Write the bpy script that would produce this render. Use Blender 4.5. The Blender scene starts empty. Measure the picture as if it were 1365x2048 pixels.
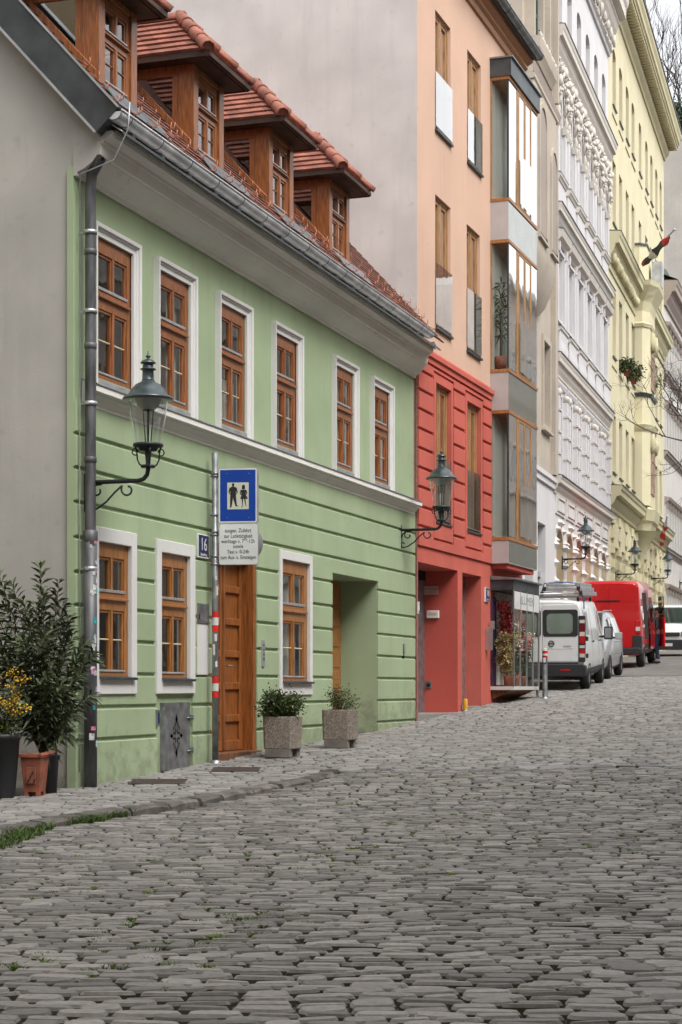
import bpy, bmesh, math, random
import numpy as np
from mathutils import Vector, Matrix
random.seed(7); rng = np.random.default_rng(7)
SC = bpy.context.scene; COL = SC.collection
R_ = math.radians
# ------------------------------------------------------------ camera, sky, sun, exposure
F_PX, CX, YH, CAM_Z, TH = 3550.0, 682.5, 1375.0, 1.15, R_(18.4228)
cam = bpy.data.objects.new('camera', bpy.data.cameras.new('camera')); COL.objects.link(cam)
cam.location = (0, 0, CAM_Z); cam.rotation_euler = (R_(90), 0, TH)
cam.data.sensor_fit = 'VERTICAL'; cam.data.sensor_height = 36; cam.data.lens = 36*F_PX/2048
cam.data.shift_y = (YH-1024)/2048; cam.data.clip_end = 3000; cam.data.clip_start = .1
SC.camera = cam
SUN_EL, SUN_AZ = R_(52), R_(118)      # azimuth clockwise from +Y (seen from above)
world = bpy.data.worlds.new('World'); SC.world = world; world.use_nodes = True
wn, wl = world.node_tree.nodes, world.node_tree.links
sky = wn.new('ShaderNodeTexSky'); sky.sky_type = 'NISHITA'; sky.sun_disc = False
sky.sun_elevation = SUN_EL; sky.sun_rotation = SUN_AZ; sky.dust_density = 4; sky.air_density = 1.2
hsv = wn.new('ShaderNodeHueSaturation'); hsv.inputs['Saturation'].default_value = .12
wl.new(sky.outputs[0], hsv.inputs['Color']); wl.new(hsv.outputs[0], wn['Background'].inputs[0])
wn['Background'].inputs[1].default_value = .15
sun = bpy.data.objects.new('sun', bpy.data.lights.new('sun', 'SUN')); COL.objects.link(sun)
sun.data.energy = .55; sun.data.angle = R_(25); sun.data.color = (1, .97, .92)
sun.rotation_euler = Vector((-math.sin(SUN_AZ)*math.cos(SUN_EL), -math.cos(SUN_AZ)*math.cos(SUN_EL), -math.sin(SUN_EL))).to_track_quat('-Z', 'Y').to_euler()
SC.view_settings.view_transform = 'Standard'; SC.view_settings.look = 'None'
SC.view_settings.gamma = 1; SC.view_settings.use_curve_mapping = False
SC.view_settings.exposure = 1.1
SC.cycles.max_bounces = 7; SC.cycles.transparent_max_bounces = 12
# ------------------------------------------------------------ materials
MATS = {}
def mat(name, col, rough=.7, metal=0., var=.08, scale=3., bump=0., bscale=60., spec=.5, col2=None, stretch=None, coat=0., island=0., detail=4.):
    if name in MATS: return MATS[name]
    m = bpy.data.materials.new(name); m.use_nodes = True; MATS[name] = m
    n, l = m.node_tree.nodes, m.node_tree.links; b = n['Principled BSDF']
    b.inputs['Roughness'].default_value = rough; b.inputs['Metallic'].default_value = metal
    b.inputs['Specular IOR Level'].default_value = spec; b.inputs['Coat Weight'].default_value = coat
    tc = n.new('ShaderNodeTexCoord'); mp = n.new('ShaderNodeMapping'); l.new(tc.outputs['Object'], mp.inputs[0])
    if stretch: mp.inputs['Scale'].default_value = stretch
    ns = n.new('ShaderNodeTexNoise'); ns.inputs['Scale'].default_value = scale; ns.inputs['Detail'].default_value = detail
    l.new(mp.outputs[0], ns.inputs['Vector'])
    rp = n.new('ShaderNodeValToRGB'); l.new(ns.outputs['Fac'], rp.inputs[0])
    c2 = col2 or tuple(max(0, c*(1-2.2*var)) for c in col); c1 = tuple(min(1, c*(1+var)) for c in col)
    rp.color_ramp.elements[0].position = .3; rp.color_ramp.elements[0].color = (*c2, 1)
    rp.color_ramp.elements[1].position = .68; rp.color_ramp.elements[1].color = (*c1, 1)
    out = rp.outputs[0]
    if island:
        g = n.new('ShaderNodeNewGeometry'); mr = n.new('ShaderNodeMapRange')
        mr.inputs['To Min'].default_value = 1-island; mr.inputs['To Max'].default_value = 1+island
        l.new(g.outputs['Random Per Island'], mr.inputs[0])
        mx = n.new('ShaderNodeVectorMath'); mx.operation = 'SCALE'
        l.new(out, mx.inputs[0]); l.new(mr.outputs[0], mx.inputs['Scale']); out = mx.outputs[0]
    l.new(out, b.inputs['Base Color'])
    if bump:
        nb = n.new('ShaderNodeTexNoise'); nb.inputs['Scale'].default_value = bscale; nb.inputs['Detail'].default_value = 3
        l.new(mp.outputs[0], nb.inputs['Vector'])
        bp = n.new('ShaderNodeBump'); bp.inputs['Strength'].default_value = bump; bp.inputs['Distance'].default_value = .02
        l.new(nb.outputs['Fac'], bp.inputs['Height']); l.new(bp.outputs[0], b.inputs['Normal'])
    return m
def plaster(name, col, var=.035, streak=.10, grime=(.25, .23, .2), g_amt=.25, bump=.07, patch=0., splash=0.):
    """painted render: soft blotches, vertical rain streaks, scattered grime"""
    if name in MATS: return MATS[name]
    m = mat(name, col, .88, var=var, scale=.9, bump=bump, bscale=45, spec=.25)
    n, l = m.node_tree.nodes, m.node_tree.links; b = n['Principled BSDF']
    src = b.inputs['Base Color'].links[0].from_socket
    tc = n.new('ShaderNodeTexCoord'); mp = n.new('ShaderNodeMapping'); mp.inputs['Scale'].default_value = (2.6, 2.6, .22)
    l.new(tc.outputs['Object'], mp.inputs[0])
    ns = n.new('ShaderNodeTexNoise'); ns.inputs['Scale'].default_value = 1.6; ns.inputs['Detail'].default_value = 5; ns.inputs['Roughness'].default_value = .65
    l.new(mp.outputs[0], ns.inputs['Vector'])
    mr = n.new('ShaderNodeMapRange'); mr.inputs['From Min'].default_value = .52; mr.inputs['From Max'].default_value = .85
    mr.inputs['To Max'].default_value = streak*2.2; l.new(ns.outputs['Fac'], mr.inputs[0])
    mx = n.new('ShaderNodeMix'); mx.data_type = 'RGBA'; l.new(mr.outputs[0], mx.inputs['Factor'])
    l.new(src, mx.inputs['A']); mx.inputs['B'].default_value = (*[c*.55+g*.2 for c, g in zip(col, grime)], 1)
    n2 = n.new('ShaderNodeTexNoise'); n2.inputs['Scale'].default_value = 5.5; n2.inputs['Detail'].default_value = 6; l.new(tc.outputs['Object'], n2.inputs['Vector'])
    m2 = n.new('ShaderNodeMapRange'); m2.inputs['From Min'].default_value = .62; m2.inputs['From Max'].default_value = .8; m2.inputs['To Max'].default_value = g_amt
    l.new(n2.outputs['Fac'], m2.inputs[0])
    mx2 = n.new('ShaderNodeMix'); mx2.data_type = 'RGBA'; l.new(m2.outputs[0], mx2.inputs['Factor']); l.new(mx.outputs['Result'], mx2.inputs['A'])
    mx2.inputs['B'].default_value = (*grime, 1); last = mx2.outputs['Result']
    if patch:      # repaired areas with their own edges
        n3 = n.new('ShaderNodeTexNoise'); n3.inputs['Scale'].default_value = .55; n3.inputs['Detail'].default_value = 2.5; n3.inputs['Distortion'].default_value = .6; l.new(tc.outputs['Object'], n3.inputs['Vector'])
        r3 = n.new('ShaderNodeValToRGB'); r3.color_ramp.elements[0].position = .545; r3.color_ramp.elements[0].color = (0, 0, 0, 1); r3.color_ramp.elements[1].position = .56; l.new(n3.outputs['Fac'], r3.inputs[0])
        m4 = n.new('ShaderNodeMath'); m4.operation = 'MULTIPLY'; m4.inputs[1].default_value = patch; l.new(r3.outputs[0], m4.inputs[0])
        mx3 = n.new('ShaderNodeMix'); mx3.data_type = 'RGBA'; l.new(m4.outputs[0], mx3.inputs['Factor']); l.new(last, mx3.inputs['A']); mx3.inputs['B'].default_value = (*[c*.72 for c in col], 1); last = mx3.outputs['Result']
    if splash:     # spattered street dirt in ragged spots along the foot of the wall
        sx = n.new('ShaderNodeSeparateXYZ'); l.new(tc.outputs['Object'], sx.inputs[0]); n4 = n.new('ShaderNodeTexNoise'); n4.inputs['Scale'].default_value = 4.; n4.inputs['Detail'].default_value = 8; n4.inputs['Roughness'].default_value = .7; l.new(tc.outputs['Object'], n4.inputs['Vector'])
        h1 = n.new('ShaderNodeMath'); h1.operation = 'MULTIPLY_ADD'; h1.inputs[1].default_value = -.045; l.new(sx.outputs['X'], h1.inputs[0]); l.new(sx.outputs['Z'], h1.inputs[2])
        h2 = n.new('ShaderNodeMapRange'); h2.inputs['From Min'].default_value = .1; h2.inputs['From Max'].default_value = 1.1; h2.inputs['To Min'].default_value = .13; h2.inputs['To Max'].default_value = -.2; l.new(h1.outputs[0], h2.inputs[0])
        h3 = n.new('ShaderNodeMath'); h3.operation = 'ADD'; l.new(h2.outputs[0], h3.inputs[0]); l.new(n4.outputs['Fac'], h3.inputs[1])
        h4 = n.new('ShaderNodeMapRange'); h4.inputs['From Min'].default_value = .5; h4.inputs['From Max'].default_value = .68; h4.inputs['To Max'].default_value = splash; l.new(h3.outputs[0], h4.inputs[0])
        mx4 = n.new('ShaderNodeMix'); mx4.data_type = 'RGBA'; l.new(h4.outputs[0], mx4.inputs['Factor']); l.new(last, mx4.inputs['A']); mx4.inputs['B'].default_value = (.13, .115, .09, 1); last = mx4.outputs['Result']
    l.new(last, b.inputs['Base Color'])
    return m
def glass(name, tint=(.55, .6, .6), ior=1.0, wav=.0, refl=1.0, rough=.02):
    """thin pane: fresnel mirror over a see-through tinted sheet"""
    if name in MATS: return MATS[name]
    m = bpy.data.materials.new(name); m.use_nodes = True; MATS[name] = m
    n, l = m.node_tree.nodes, m.node_tree.links; n.remove(n['Principled BSDF'])
    tr = n.new('ShaderNodeBsdfTransparent'); tr.inputs[0].default_value = (*tint, 1)
    gl = n.new('ShaderNodeBsdfGlossy'); gl.inputs['Roughness'].default_value = rough; gl.inputs['Color'].default_value = (refl, refl, refl, 1)
    lw = n.new('ShaderNodeLayerWeight'); lw.inputs['Blend'].default_value = .5
    pw = n.new('ShaderNodeMath'); pw.operation = 'POWER'; pw.inputs[1].default_value = 5.; l.new(lw.outputs['Facing'], pw.inputs[0])
    m3 = n.new('ShaderNodeMath'); m3.operation = 'MULTIPLY_ADD'; m3.use_clamp = True; m3.inputs[1].default_value = .95*ior; m3.inputs[2].default_value = .045*ior; l.new(pw.outputs[0], m3.inputs[0])   # several panes behind each other
    mx = n.new('ShaderNodeMixShader'); l.new(m3.outputs[0], mx.inputs[0]); l.new(tr.outputs[0], mx.inputs[1]); l.new(gl.outputs[0], mx.inputs[2])
    l.new(mx.outputs[0], n['Material Output'].inputs[0])
    if wav:
        tc = n.new('ShaderNodeTexCoord'); ns = n.new('ShaderNodeTexNoise'); ns.inputs['Scale'].default_value = 3.2; ns.inputs['Detail'].default_value = 1
        l.new(tc.outputs['Object'], ns.inputs['Vector'])
        bp = n.new('ShaderNodeBump'); bp.inputs['Strength'].default_value = wav; bp.inputs['Distance'].default_value = .02
        l.new(ns.outputs['Fac'], bp.inputs['Height']); l.new(bp.outputs[0], gl.inputs['Normal'])
    return m
def stone_mat(name, col, cell=90., var=.5):
    m = mat(name, col, .9, var=.1, bump=.5, bscale=120)
    n, l = m.node_tree.nodes, m.node_tree.links; b = n['Principled BSDF']; src = b.inputs['Base Color'].links[0].from_socket
    tc = n.new('ShaderNodeTexCoord'); v = n.new('ShaderNodeTexVoronoi'); v.inputs['Scale'].default_value = cell; l.new(tc.outputs['Object'], v.inputs['Vector'])
    sp = n.new('ShaderNodeSeparateColor'); l.new(v.outputs['Color'], sp.inputs[0])
    mr = n.new('ShaderNodeMapRange'); mr.inputs['To Min'].default_value = 1-var; mr.inputs['To Max'].default_value = 1+var; l.new(sp.outputs[0], mr.inputs[0])
    mx = n.new('ShaderNodeVectorMath'); mx.operation = 'SCALE'; l.new(src, mx.inputs[0]); l.new(mr.outputs[0], mx.inputs['Scale']); l.new(mx.outputs[0], b.inputs['Base Color'])
    return m
M = dict(
 green=plaster('green_render', (.345, .425, .264), var=.06, streak=.24, g_amt=.3, patch=.06, splash=.4), gable=plaster('grey_render', (.43, .41, .375), streak=.2, g_amt=.35, var=.06, patch=.12, splash=.6),
 fire=plaster('pinkish_render', (.58, .535, .51), var=.07, streak=.2, g_amt=.3, patch=.10), orange=plaster('apricot_render', (.60, .40, .30), streak=.14),
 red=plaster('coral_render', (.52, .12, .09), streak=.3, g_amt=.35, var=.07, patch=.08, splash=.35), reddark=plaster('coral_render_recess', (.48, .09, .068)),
 beige=plaster('beige_stone', (.44, .385, .32), streak=.25, g_amt=.4, var=.07), white=plaster('white_render', (.60, .585, .59), streak=.06, g_amt=.1),
 stucco=plaster('cream_stucco', (.58, .54, .49), streak=.15, g_amt=.3), yellow=plaster('yellow_render', (.60, .55, .375), streak=.08, g_amt=.12),
 yellowtrim=plaster('yellow_stucco', (.50, .46, .30), streak=.15, g_amt=.25), palegrey=plaster('pale_grey_render', (.55, .53, .5)),
 cream=plaster('cream_render', (.62, .5, .33)), trim=plaster('white_trim', (.66, .65, .63), streak=.06, g_amt=.12), cornice=plaster('cornice_render', (.76, .74, .70), streak=.14),
 brownstone=plaster('brown_stone', (.33, .28, .25), streak=.25, g_amt=.4),
 wood=mat('varnished_wood', (.29, .098, .03), .38, var=.25, scale=7, stretch=(9, 9, .7), bump=.08, bscale=30, coat=.15),
 wood2=mat('varnished_oak', (.36, .145, .04), .4, var=.22, scale=7, stretch=(9, 9, .7), bump=.08, bscale=30, coat=.15),
 oldwood=mat('weathered_wood', (.20, .085, .035), .6, var=.3, scale=6, stretch=(9, 9, .7), bump=.1, bscale=30),
 paleframe=mat('weathered_frame', (.36, .26, .19), .6, var=.2, scale=6, stretch=(9, 9, .7)),
 larch=mat('larch_frame', (.36, .19, .075), .5, var=.2, scale=6, stretch=(8, 8, .7)),
 door=mat('door_wood', (.29, .095, .022), .42, var=.25, scale=6, stretch=(8, 8, .6), bump=.08, bscale=30, coat=.1),
 zinc=mat('zinc_sheet', (.25, .27, .28), .42, .75, var=.16, scale=5), lightzinc=mat('light_zinc', (.46, .47, .48), .45, .6, var=.12, scale=4),
 darkzinc=mat('dark_zinc', (.075, .085, .092), .38, .5, var=.2, scale=3), pipe=mat('painted_iron_pipe', (.12, .12, .125), .5, .3, var=.3, scale=5, stretch=(2, 2, .5)),
 black=mat('black_iron', (.028, .036, .036), .42, .4, var=.2, scale=9), steel=mat('galvanised_steel', (.30, .31, .32), .45, .7, var=.2, scale=8),
 tile=mat('roof_tile', (.285, .108, .072), .8, var=.2, scale=4, bump=.2, island=.28), ridge=mat('ridge_tile', (.33, .125, .085), .75, var=.15, scale=6, bump=.15, island=.12),
 oldtile=mat('old_roof_tile', (.17, .068, .046), .85, var=.35, scale=5, bump=.2, island=.3),
 hook=mat('copper_wire', (.42, .17, .11), .5, .5), soffit=mat('dark_soffit_wood', (.05, .022, .012), .6, var=.3, scale=5),
 interior=mat('dark_room', (.035, .03, .027), .9, var=.4, scale=1.2), curtain=mat('net_curtain', (.62, .62, .6), .9, var=.12, scale=3, stretch=(14, 14, .4)),
 pane=glass('old_window_glass', (.75, .78, .76), 2.2, wav=.07), bayside=glass('bay_side_glass', (.8, .84, .82), .5), mirror=glass('insulating_glass', (.5, .53, .52), 3.2, wav=.04, refl=.97),
 panel=glass('balustrade_glass', (.55, .62, .58), 3.0, wav=.03), shopglass=glass('shop_glass', (.95, .97, .96), .4), lampglass=glass('lamp_glass', (.90, .93, .93), 2.6),
 carglass=glass('car_glass', (.2, .24, .23), 1.8), sidepane=glass('dormer_glass', (.6, .64, .66), 6.),
 panelgrey=mat('grey_glass_panel', (.42, .39, .38), .25, var=.04, spec=.7), greenpanel=mat('green_glass_panel', (.42, .43, .38), .06, .75, var=.05, spec=.8),
 blue=mat('sign_blue', (.004, .045, .30), .35, var=.03), signwhite=mat('sign_white', (.66, .67, .66), .4, var=.05), signblack=mat('sign_black', (.012, .012, .012), .5),
 plate=mat('enamel_blue', (.012, .02, .10), .3), enamel=mat('enamel_white', (.75, .75, .73), .3), redpaint=mat('red_band', (.62, .02, .018), .45), whiteband=mat('white_band', (.6, .6, .58), .5),
 concrete=stone_mat('washed_concrete', (.27, .225, .185), 85), concretedark=mat('plain_concrete', (.2, .18, .16), .9, var=.2, bump=.3),
 terra=mat('terracotta', (.27, .085, .048), .8, var=.18, scale=9, bump=.1), blackpot=mat('black_pot', (.018, .019, .021), .55), soil=mat('soil', (.03, .022, .015), .95),
 leafdark=mat('oleander_leaf', (.078, .102, .044), .5, island=.75, var=.3), leafmid=mat('shrub_leaf', (.060, .088, .02), .55, island=.7, var=.3), leaflight=mat('young_leaf', (.10, .13, .02), .55, island=.4),
 leafflower=mat('yellow_petal', (.62, .36, .012), .6, island=.3), stem=mat('plant_stem', (.09, .06, .035), .8), grass=mat('grass_blade', (.07, .125, .018), .6, island=.5, var=.3),
 bark=mat('bark', (.055, .045, .04), .9, var=.3), moss=mat('joint_moss', (.095, .15, .02), .9, island=.4, var=.3),
 vanwhite=mat('white_car_paint', (.68, .70, .70), .28, var=.02, coat=.5), silver=mat('silver_car_paint', (.42, .43, .44), .3, .5, var=.02, coat=.6), vanred=mat('red_car_paint', (.50, .006, .008), .25, var=.03, coat=.6),
 plastic=mat('black_plastic', (.022, .023, .025), .55), rubber=mat('tyre_rubber', (.018, .018, .018), .8), rim=mat('wheel_rim', (.32, .33, .34), .4, .7),
 lightred=mat('red_lens', (.45, .01, .012), .2, coat=.5), lightwhite=mat('white_lens', (.62, .55, .5), .2, coat=.5), chrome=mat('chrome', (.6, .6, .6), .15, 1.),
 alu=mat('aluminium', (.5, .51, .52), .35, .8, var=.1), shutter=mat('green_shutter', (.045, .075, .065), .6, var=.1), frosted=mat('frosted_glass', (.34, .37, .34), .3, var=.05, scale=1),
 purple=mat('purple_cloth', (.045, .018, .06), .8), jeans=mat('jeans', (.04, .05, .09), .9, var=.2), skin=mat('skin', (.48, .27, .19), .6), shirt=mat('dark_jacket', (.05, .045, .05), .8), hair=mat('hair', (.03, .02, .013), .7), shoe=mat('shoe', (.03, .03, .03), .6),
 flagred=mat('flag_red', (.55, .015, .02), .8), flagblack=mat('flag_black', (.02, .02, .022), .8), flagwhite=mat('flag_white', (.62, .6, .6), .8),
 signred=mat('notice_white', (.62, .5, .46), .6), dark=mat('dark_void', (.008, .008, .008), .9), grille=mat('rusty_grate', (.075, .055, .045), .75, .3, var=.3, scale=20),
 cobble=mat('granite_cobble', (.200, .186, .171), .6, var=.10, scale=30, bump=.3, bscale=150, island=.42), paver=mat('granite_paver', (.25, .237, .22), .68, var=.10, scale=20, bump=.3, bscale=120, island=.22),
 joint=mat('joint_sand_shade', (.044, .037, .030), .95, var=.4, scale=2.5, col2=(.026, .03, .012)), jointlight=mat('joint_grit_shade', (.06, .054, .047), .95, var=.3, scale=3), kerb=mat('kerb_granite', (.135, .12, .105), .8, var=.3, scale=6, bump=.4, bscale=50, island=.25),
 ground=mat('far_paving', (.17, .16, .148), .85, var=.15, scale=2, bump=.4, bscale=9), asphalt=mat('asphalt', (.11, .105, .10), .9, var=.2, bump=.3), evergreen=mat('ivy_leaf', (.022, .04, .016), .7, island=.5))
M['whitefrost'] = mat('sky_lit_glass', (.5, .53, .52), .06, var=.02, spec=1.0)
M['yellowpaint'] = mat('yellow_paint', (.62, .33, .02), .6, var=.1)
M['lamphood'] = mat('painted_lamp_hood', (.05, .068, .072), .3, .2, var=.2, scale=6, coat=.3)
M['signcream'] = mat('sign_cream', (.56, .55, .46), .5, var=.05)
M['pinkpetal'] = mat('pink_petal', (.5, .16, .14), .7, island=.4)
M['drygrass'] = mat('dried_grass', (.34, .26, .11), .8, island=.4)
M['redpetal'] = mat('red_petal', (.26, .012, .016), .6, island=.4)
M['whitepetal'] = mat('white_petal', (.6, .52, .42), .6, island=.3)
M['vanpane'] = mat('tinted_van_glass', (.20, .25, .21), .08, var=.1, scale=2, spec=.8)
M['taildark'] = mat('dark_tail_lens', (.12, .012, .015), .15, coat=.5)
M['bluerope'] = mat('blue_strap', (.06, .13, .3), .8)
M['reddeep'] = mat('red_paint_seam', (.2, .003, .004), .5)
M['headlens'] = mat('headlight_lens', (.3, .29, .27), .15, coat=.6)
M['stripstone'] = mat('strip_granite', (.20, .20, .205), .65, var=.1, scale=20, bump=.3, bscale=120, island=.5); M['gutterzinc'] = mat('gutter_zinc', (.52, .53, .54), .45, .15, var=.15, scale=4); M['balustrade_clear'] = glass('clear_balustrade', (.5, .55, .5), 1.4, wav=.03); M['oppwindow'] = mat('distant_window', (.16, .165, .17), .3, var=.2, scale=.6)
# ------------------------------------------------------------ mesh helpers
class MB:
    def __init__(s): s.v = []; s.f = []; s.m = []; s.mats = []; s.sm = []
    def _mi(s, m):
        if isinstance(m, str): m = M[m]
        if m not in s.mats: s.mats.append(m)
        return s.mats.index(m)
    def add(s, vs, fs, m, smooth=False):
        o = len(s.v); k = s._mi(m); s.v += [tuple(p) for p in vs]
        for f in fs: s.f.append(tuple(i+o for i in f)); s.m.append(k); s.sm.append(smooth)
        return s
    def quad(s, a, b, c, d, m): return s.add([a, b, c, d], [(0, 1, 2, 3)], m)
    def poly(s, pts, m): return s.add(pts, [tuple(range(len(pts)))], m)
    def box(s, x0, x1, y0, y1, z0, z1, m, rot=None, at=None):
        vs = [(x, y, z) for z in (z0, z1) for y in (y0, y1) for x in (x0, x1)]
        if rot is not None: vs = [tuple(rot @ Vector(p) + Vector(at or (0, 0, 0))) for p in vs]
        return s.add(vs, [(0, 2, 3, 1), (4, 5, 7, 6), (0, 1, 5, 4), (2, 6, 7, 3), (0, 4, 6, 2), (1, 3, 7, 5)], m)
    def frame(s, x0, x1, z0, z1, w, y0, y1, m, wt=None, wb=None):
        wt = w if wt is None else wt; wb = w if wb is None else wb
        s.box(x0, x0+w, y0, y1, z0, z1, m); s.box(x1-w, x1, y0, y1, z0, z1, m)
        s.box(x0+w, x1-w, y0, y1, z1-wt, z1, m)
        if wb: s.box(x0+w, x1-w, y0, y1, z0, z0+wb, m)
        return s
    def profile(s, pts, u0, u1, m, m0=0., m1=0., capm=None):
        """pts (y,z) loop swept along u from u0 to u1; m0/m1 mitre the ends by the outward amount"""
        n = len(pts)
        vs = [(u0+m0*(-y), y, z) for y, z in pts]+[(u1+m1*(-y), y, z) for y, z in pts]
        s.add(vs, [(i, (i+1) % n, (i+1) % n+n, i+n) for i in range(n)], m)
        return s.add(vs, [tuple(range(n))[::-1], tuple(range(n, 2*n))], capm or m)
    def prism(s, pts, y0, y1, m):
        """pts (x,z) loop extruded along y"""
        n = len(pts); vs = [(x, y0, z) for x, z in pts]+[(x, y1, z) for x, z in pts]
        return s.add(vs, [tuple(range(n)), tuple(range(n, 2*n))[::-1]]+[(i, i+n, (i+1) % n+n, (i+1) % n) for i in range(n)], m)
    def lathe(s, prof, m, c=(0, 0, 0), n=16, smooth=True, cap=False):
        k = len(prof); vs = []
        for r, z in prof:
            for i in range(n): a = 2*math.pi*i/n; vs.append((c[0]+r*math.cos(a), c[1]+r*math.sin(a), c[2]+z))
        fs = [(j*n+i, j*n+(i+1) % n, (j+1)*n+(i+1) % n, (j+1)*n+i) for j in range(k-1) for i in range(n)]
        if cap: fs += [tuple(range(n))[::-1], tuple((k-1)*n+i for i in range(n))]
        return s.add(vs, fs, m, smooth)
    def tube(s, pts, r, m, n=8, cap=True):
        pts = [Vector(p) for p in pts]; k = len(pts); rs = r if isinstance(r, (list, tuple)) else [r]*k
        t = (pts[1]-pts[0]).normalized(); up = Vector((0, 0, 1)) if abs(t.z) < .9 else Vector((1, 0, 0))
        a = t.cross(up).normalized(); vs = []
        for i, p in enumerate(pts):
            t = (pts[min(i+1, k-1)]-pts[max(i-1, 0)])
            t = t.normalized() if t.length > 1e-9 else Vector((0, 0, 1))
            a = (a-t*a.dot(t)); a = a.normalized() if a.length > 1e-6 else t.orthogonal().normalized(); b = t.cross(a)
            for j in range(n):
                w = 2*math.pi*j/n; vs.append(p+(a*math.cos(w)+b*math.sin(w))*rs[i])
        fs = [(i*n+j, i*n+(j+1) % n, (i+1)*n+(j+1) % n, (i+1)*n+j) for i in range(k-1) for j in range(n)]
        if cap: fs += [tuple(range(n))[::-1], tuple((k-1)*n+j for j in range(n))]
        return s.add(vs, fs, m, True)
    def blob(s, c, r, m, seg=8, rings=5, noise=0.):
        rx, ry, rz = r if isinstance(r, (tuple, list)) else (r, r, r); vs = []
        for i in range(rings+1):
            t = math.pi*i/rings
            for j in range(seg):
                a = 2*math.pi*j/seg; q = 1+random.uniform(-noise, noise)
                vs.append((c[0]+rx*math.sin(t)*math.cos(a)*q, c[1]+ry*math.sin(t)*math.sin(a)*q, c[2]+rz*math.cos(t)*q))
        return s.add(vs, [(i*seg+j, (i+1)*seg+j, (i+1)*seg+(j+1) % seg, i*seg+(j+1) % seg) for i in range(rings) for j in range(seg)], m, True)
    def mesh(s, name):
        me = bpy.data.meshes.new(name); me.from_pydata(s.v, [], s.f)
        for m in s.mats: me.materials.append(m)
        me.polygons.foreach_set('material_index', s.m); me.polygons.foreach_set('use_smooth', s.sm)
        bm = bmesh.new(); bm.from_mesh(me); bmesh.ops.recalc_face_normals(bm, faces=bm.faces[:]); bm.to_mesh(me); bm.free()
        me.update(); return me
    def build(s, name, parent=None, bevel=0., loc=None, seg=1):
        o = bpy.data.objects.new(name, s.mesh(name)); COL.objects.link(o)
        if parent: o.parent = parent
        if loc: o.location = loc
        if bevel:
            b = o.modifiers.new('bevel', 'BEVEL'); b.width = bevel; b.segments = seg; b.limit_method = 'ANGLE'; b.angle_limit = R_(40); b.use_clamp_overlap = True
        return o
def np_mesh(name, V, quads=None, tris=None, mats=(), smooth=False, qmi=None):
    me = bpy.data.meshes.new(name); V = np.asarray(V, np.float32).reshape(-1, 3)
    q = np.asarray(quads if quads is not None else [], np.int32).reshape(-1, 4); t = np.asarray(tris if tris is not None else [], np.int32).reshape(-1, 3)
    me.vertices.add(len(V)); me.vertices.foreach_set('co', V.ravel())
    me.loops.add(q.size+t.size); me.loops.foreach_set('vertex_index', np.concatenate([q.ravel(), t.ravel()]))
    me.polygons.add(len(q)+len(t))
    st = np.concatenate([np.arange(len(q))*4, len(q)*4+np.arange(len(t))*3]).astype(np.int32); me.polygons.foreach_set('loop_start', st)
    for m in mats: me.materials.append(M[m] if isinstance(m, str) else m)
    if qmi is not None: me.polygons.foreach_set('material_index', np.asarray(qmi, np.int32))
    me.polygons.foreach_set('use_smooth', np.full(len(q)+len(t), smooth)); me.update(calc_edges=True); me.validate(); return me
def link(name, me, parent=None, loc=None):
    o = bpy.data.objects.new(name, me); COL.objects.link(o)
    if parent: o.parent = parent
    if loc is not None: o.location = loc
    return o
def tag(o, label=None, cat=None, group=None, kind=None):
    for k, v in (('label', label), ('category', cat), ('group', group), ('kind', kind)):
        if v: o[k] = v
    return o
def thing(name, label, cat, loc=(0, 0, 0), rz=0., group=None):
    o = bpy.data.objects.new(name, None); COL.objects.link(o); o.location = loc; o.rotation_euler = (0, 0, rz); o.empty_display_size = .2
    return tag(o, label, cat, group)
def kids(o): return [c for c in bpy.data.objects if c.parent == o]
def copy_tree(o, parent=None):
    c = o.copy(); COL.objects.link(c)
    if parent: c.parent = parent
    for k in kids(o): copy_tree(k, c)
    return c
def resize(root, k):
    """bring a house drawn at a smaller scale to its real size (meshes and offsets, no object scale left)"""
    seen = set(); todo = kids(root)
    while todo:
        o = todo.pop(); o.location = o.location*k; todo += kids(o)
        if o.data and o.data.name not in seen: seen.add(o.data.name); o.data.transform(Matrix.Scale(k, 4))
    root.location.z = -.29
def again(o, parent, loc):
    c = copy_tree(o, parent); c.location = loc; return c
def text(s, size, m, name='lettering', parent=None, loc=(0, 0, 0), rot=(R_(90), 0, 0), align='CENTER', sx=1., depth=.001):
    cu = bpy.data.curves.new('t', 'FONT'); cu.body = s; cu.size = size; cu.align_x = align; cu.align_y = 'CENTER'; cu.extrude = depth; cu.resolution_u = 3
    t = bpy.data.objects.new('t', cu); COL.objects.link(t); bpy.context.view_layer.update()
    me = bpy.data.meshes.new_from_object(t.evaluated_get(bpy.context.evaluated_depsgraph_get())); bpy.data.objects.remove(t); bpy.data.curves.remove(cu)
    me.name = name; me.materials.clear(); me.materials.append(M[m]); o = link(name, me, parent, loc); o.rotation_euler = rot; o.scale = (sx, 1, 1); return o
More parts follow.
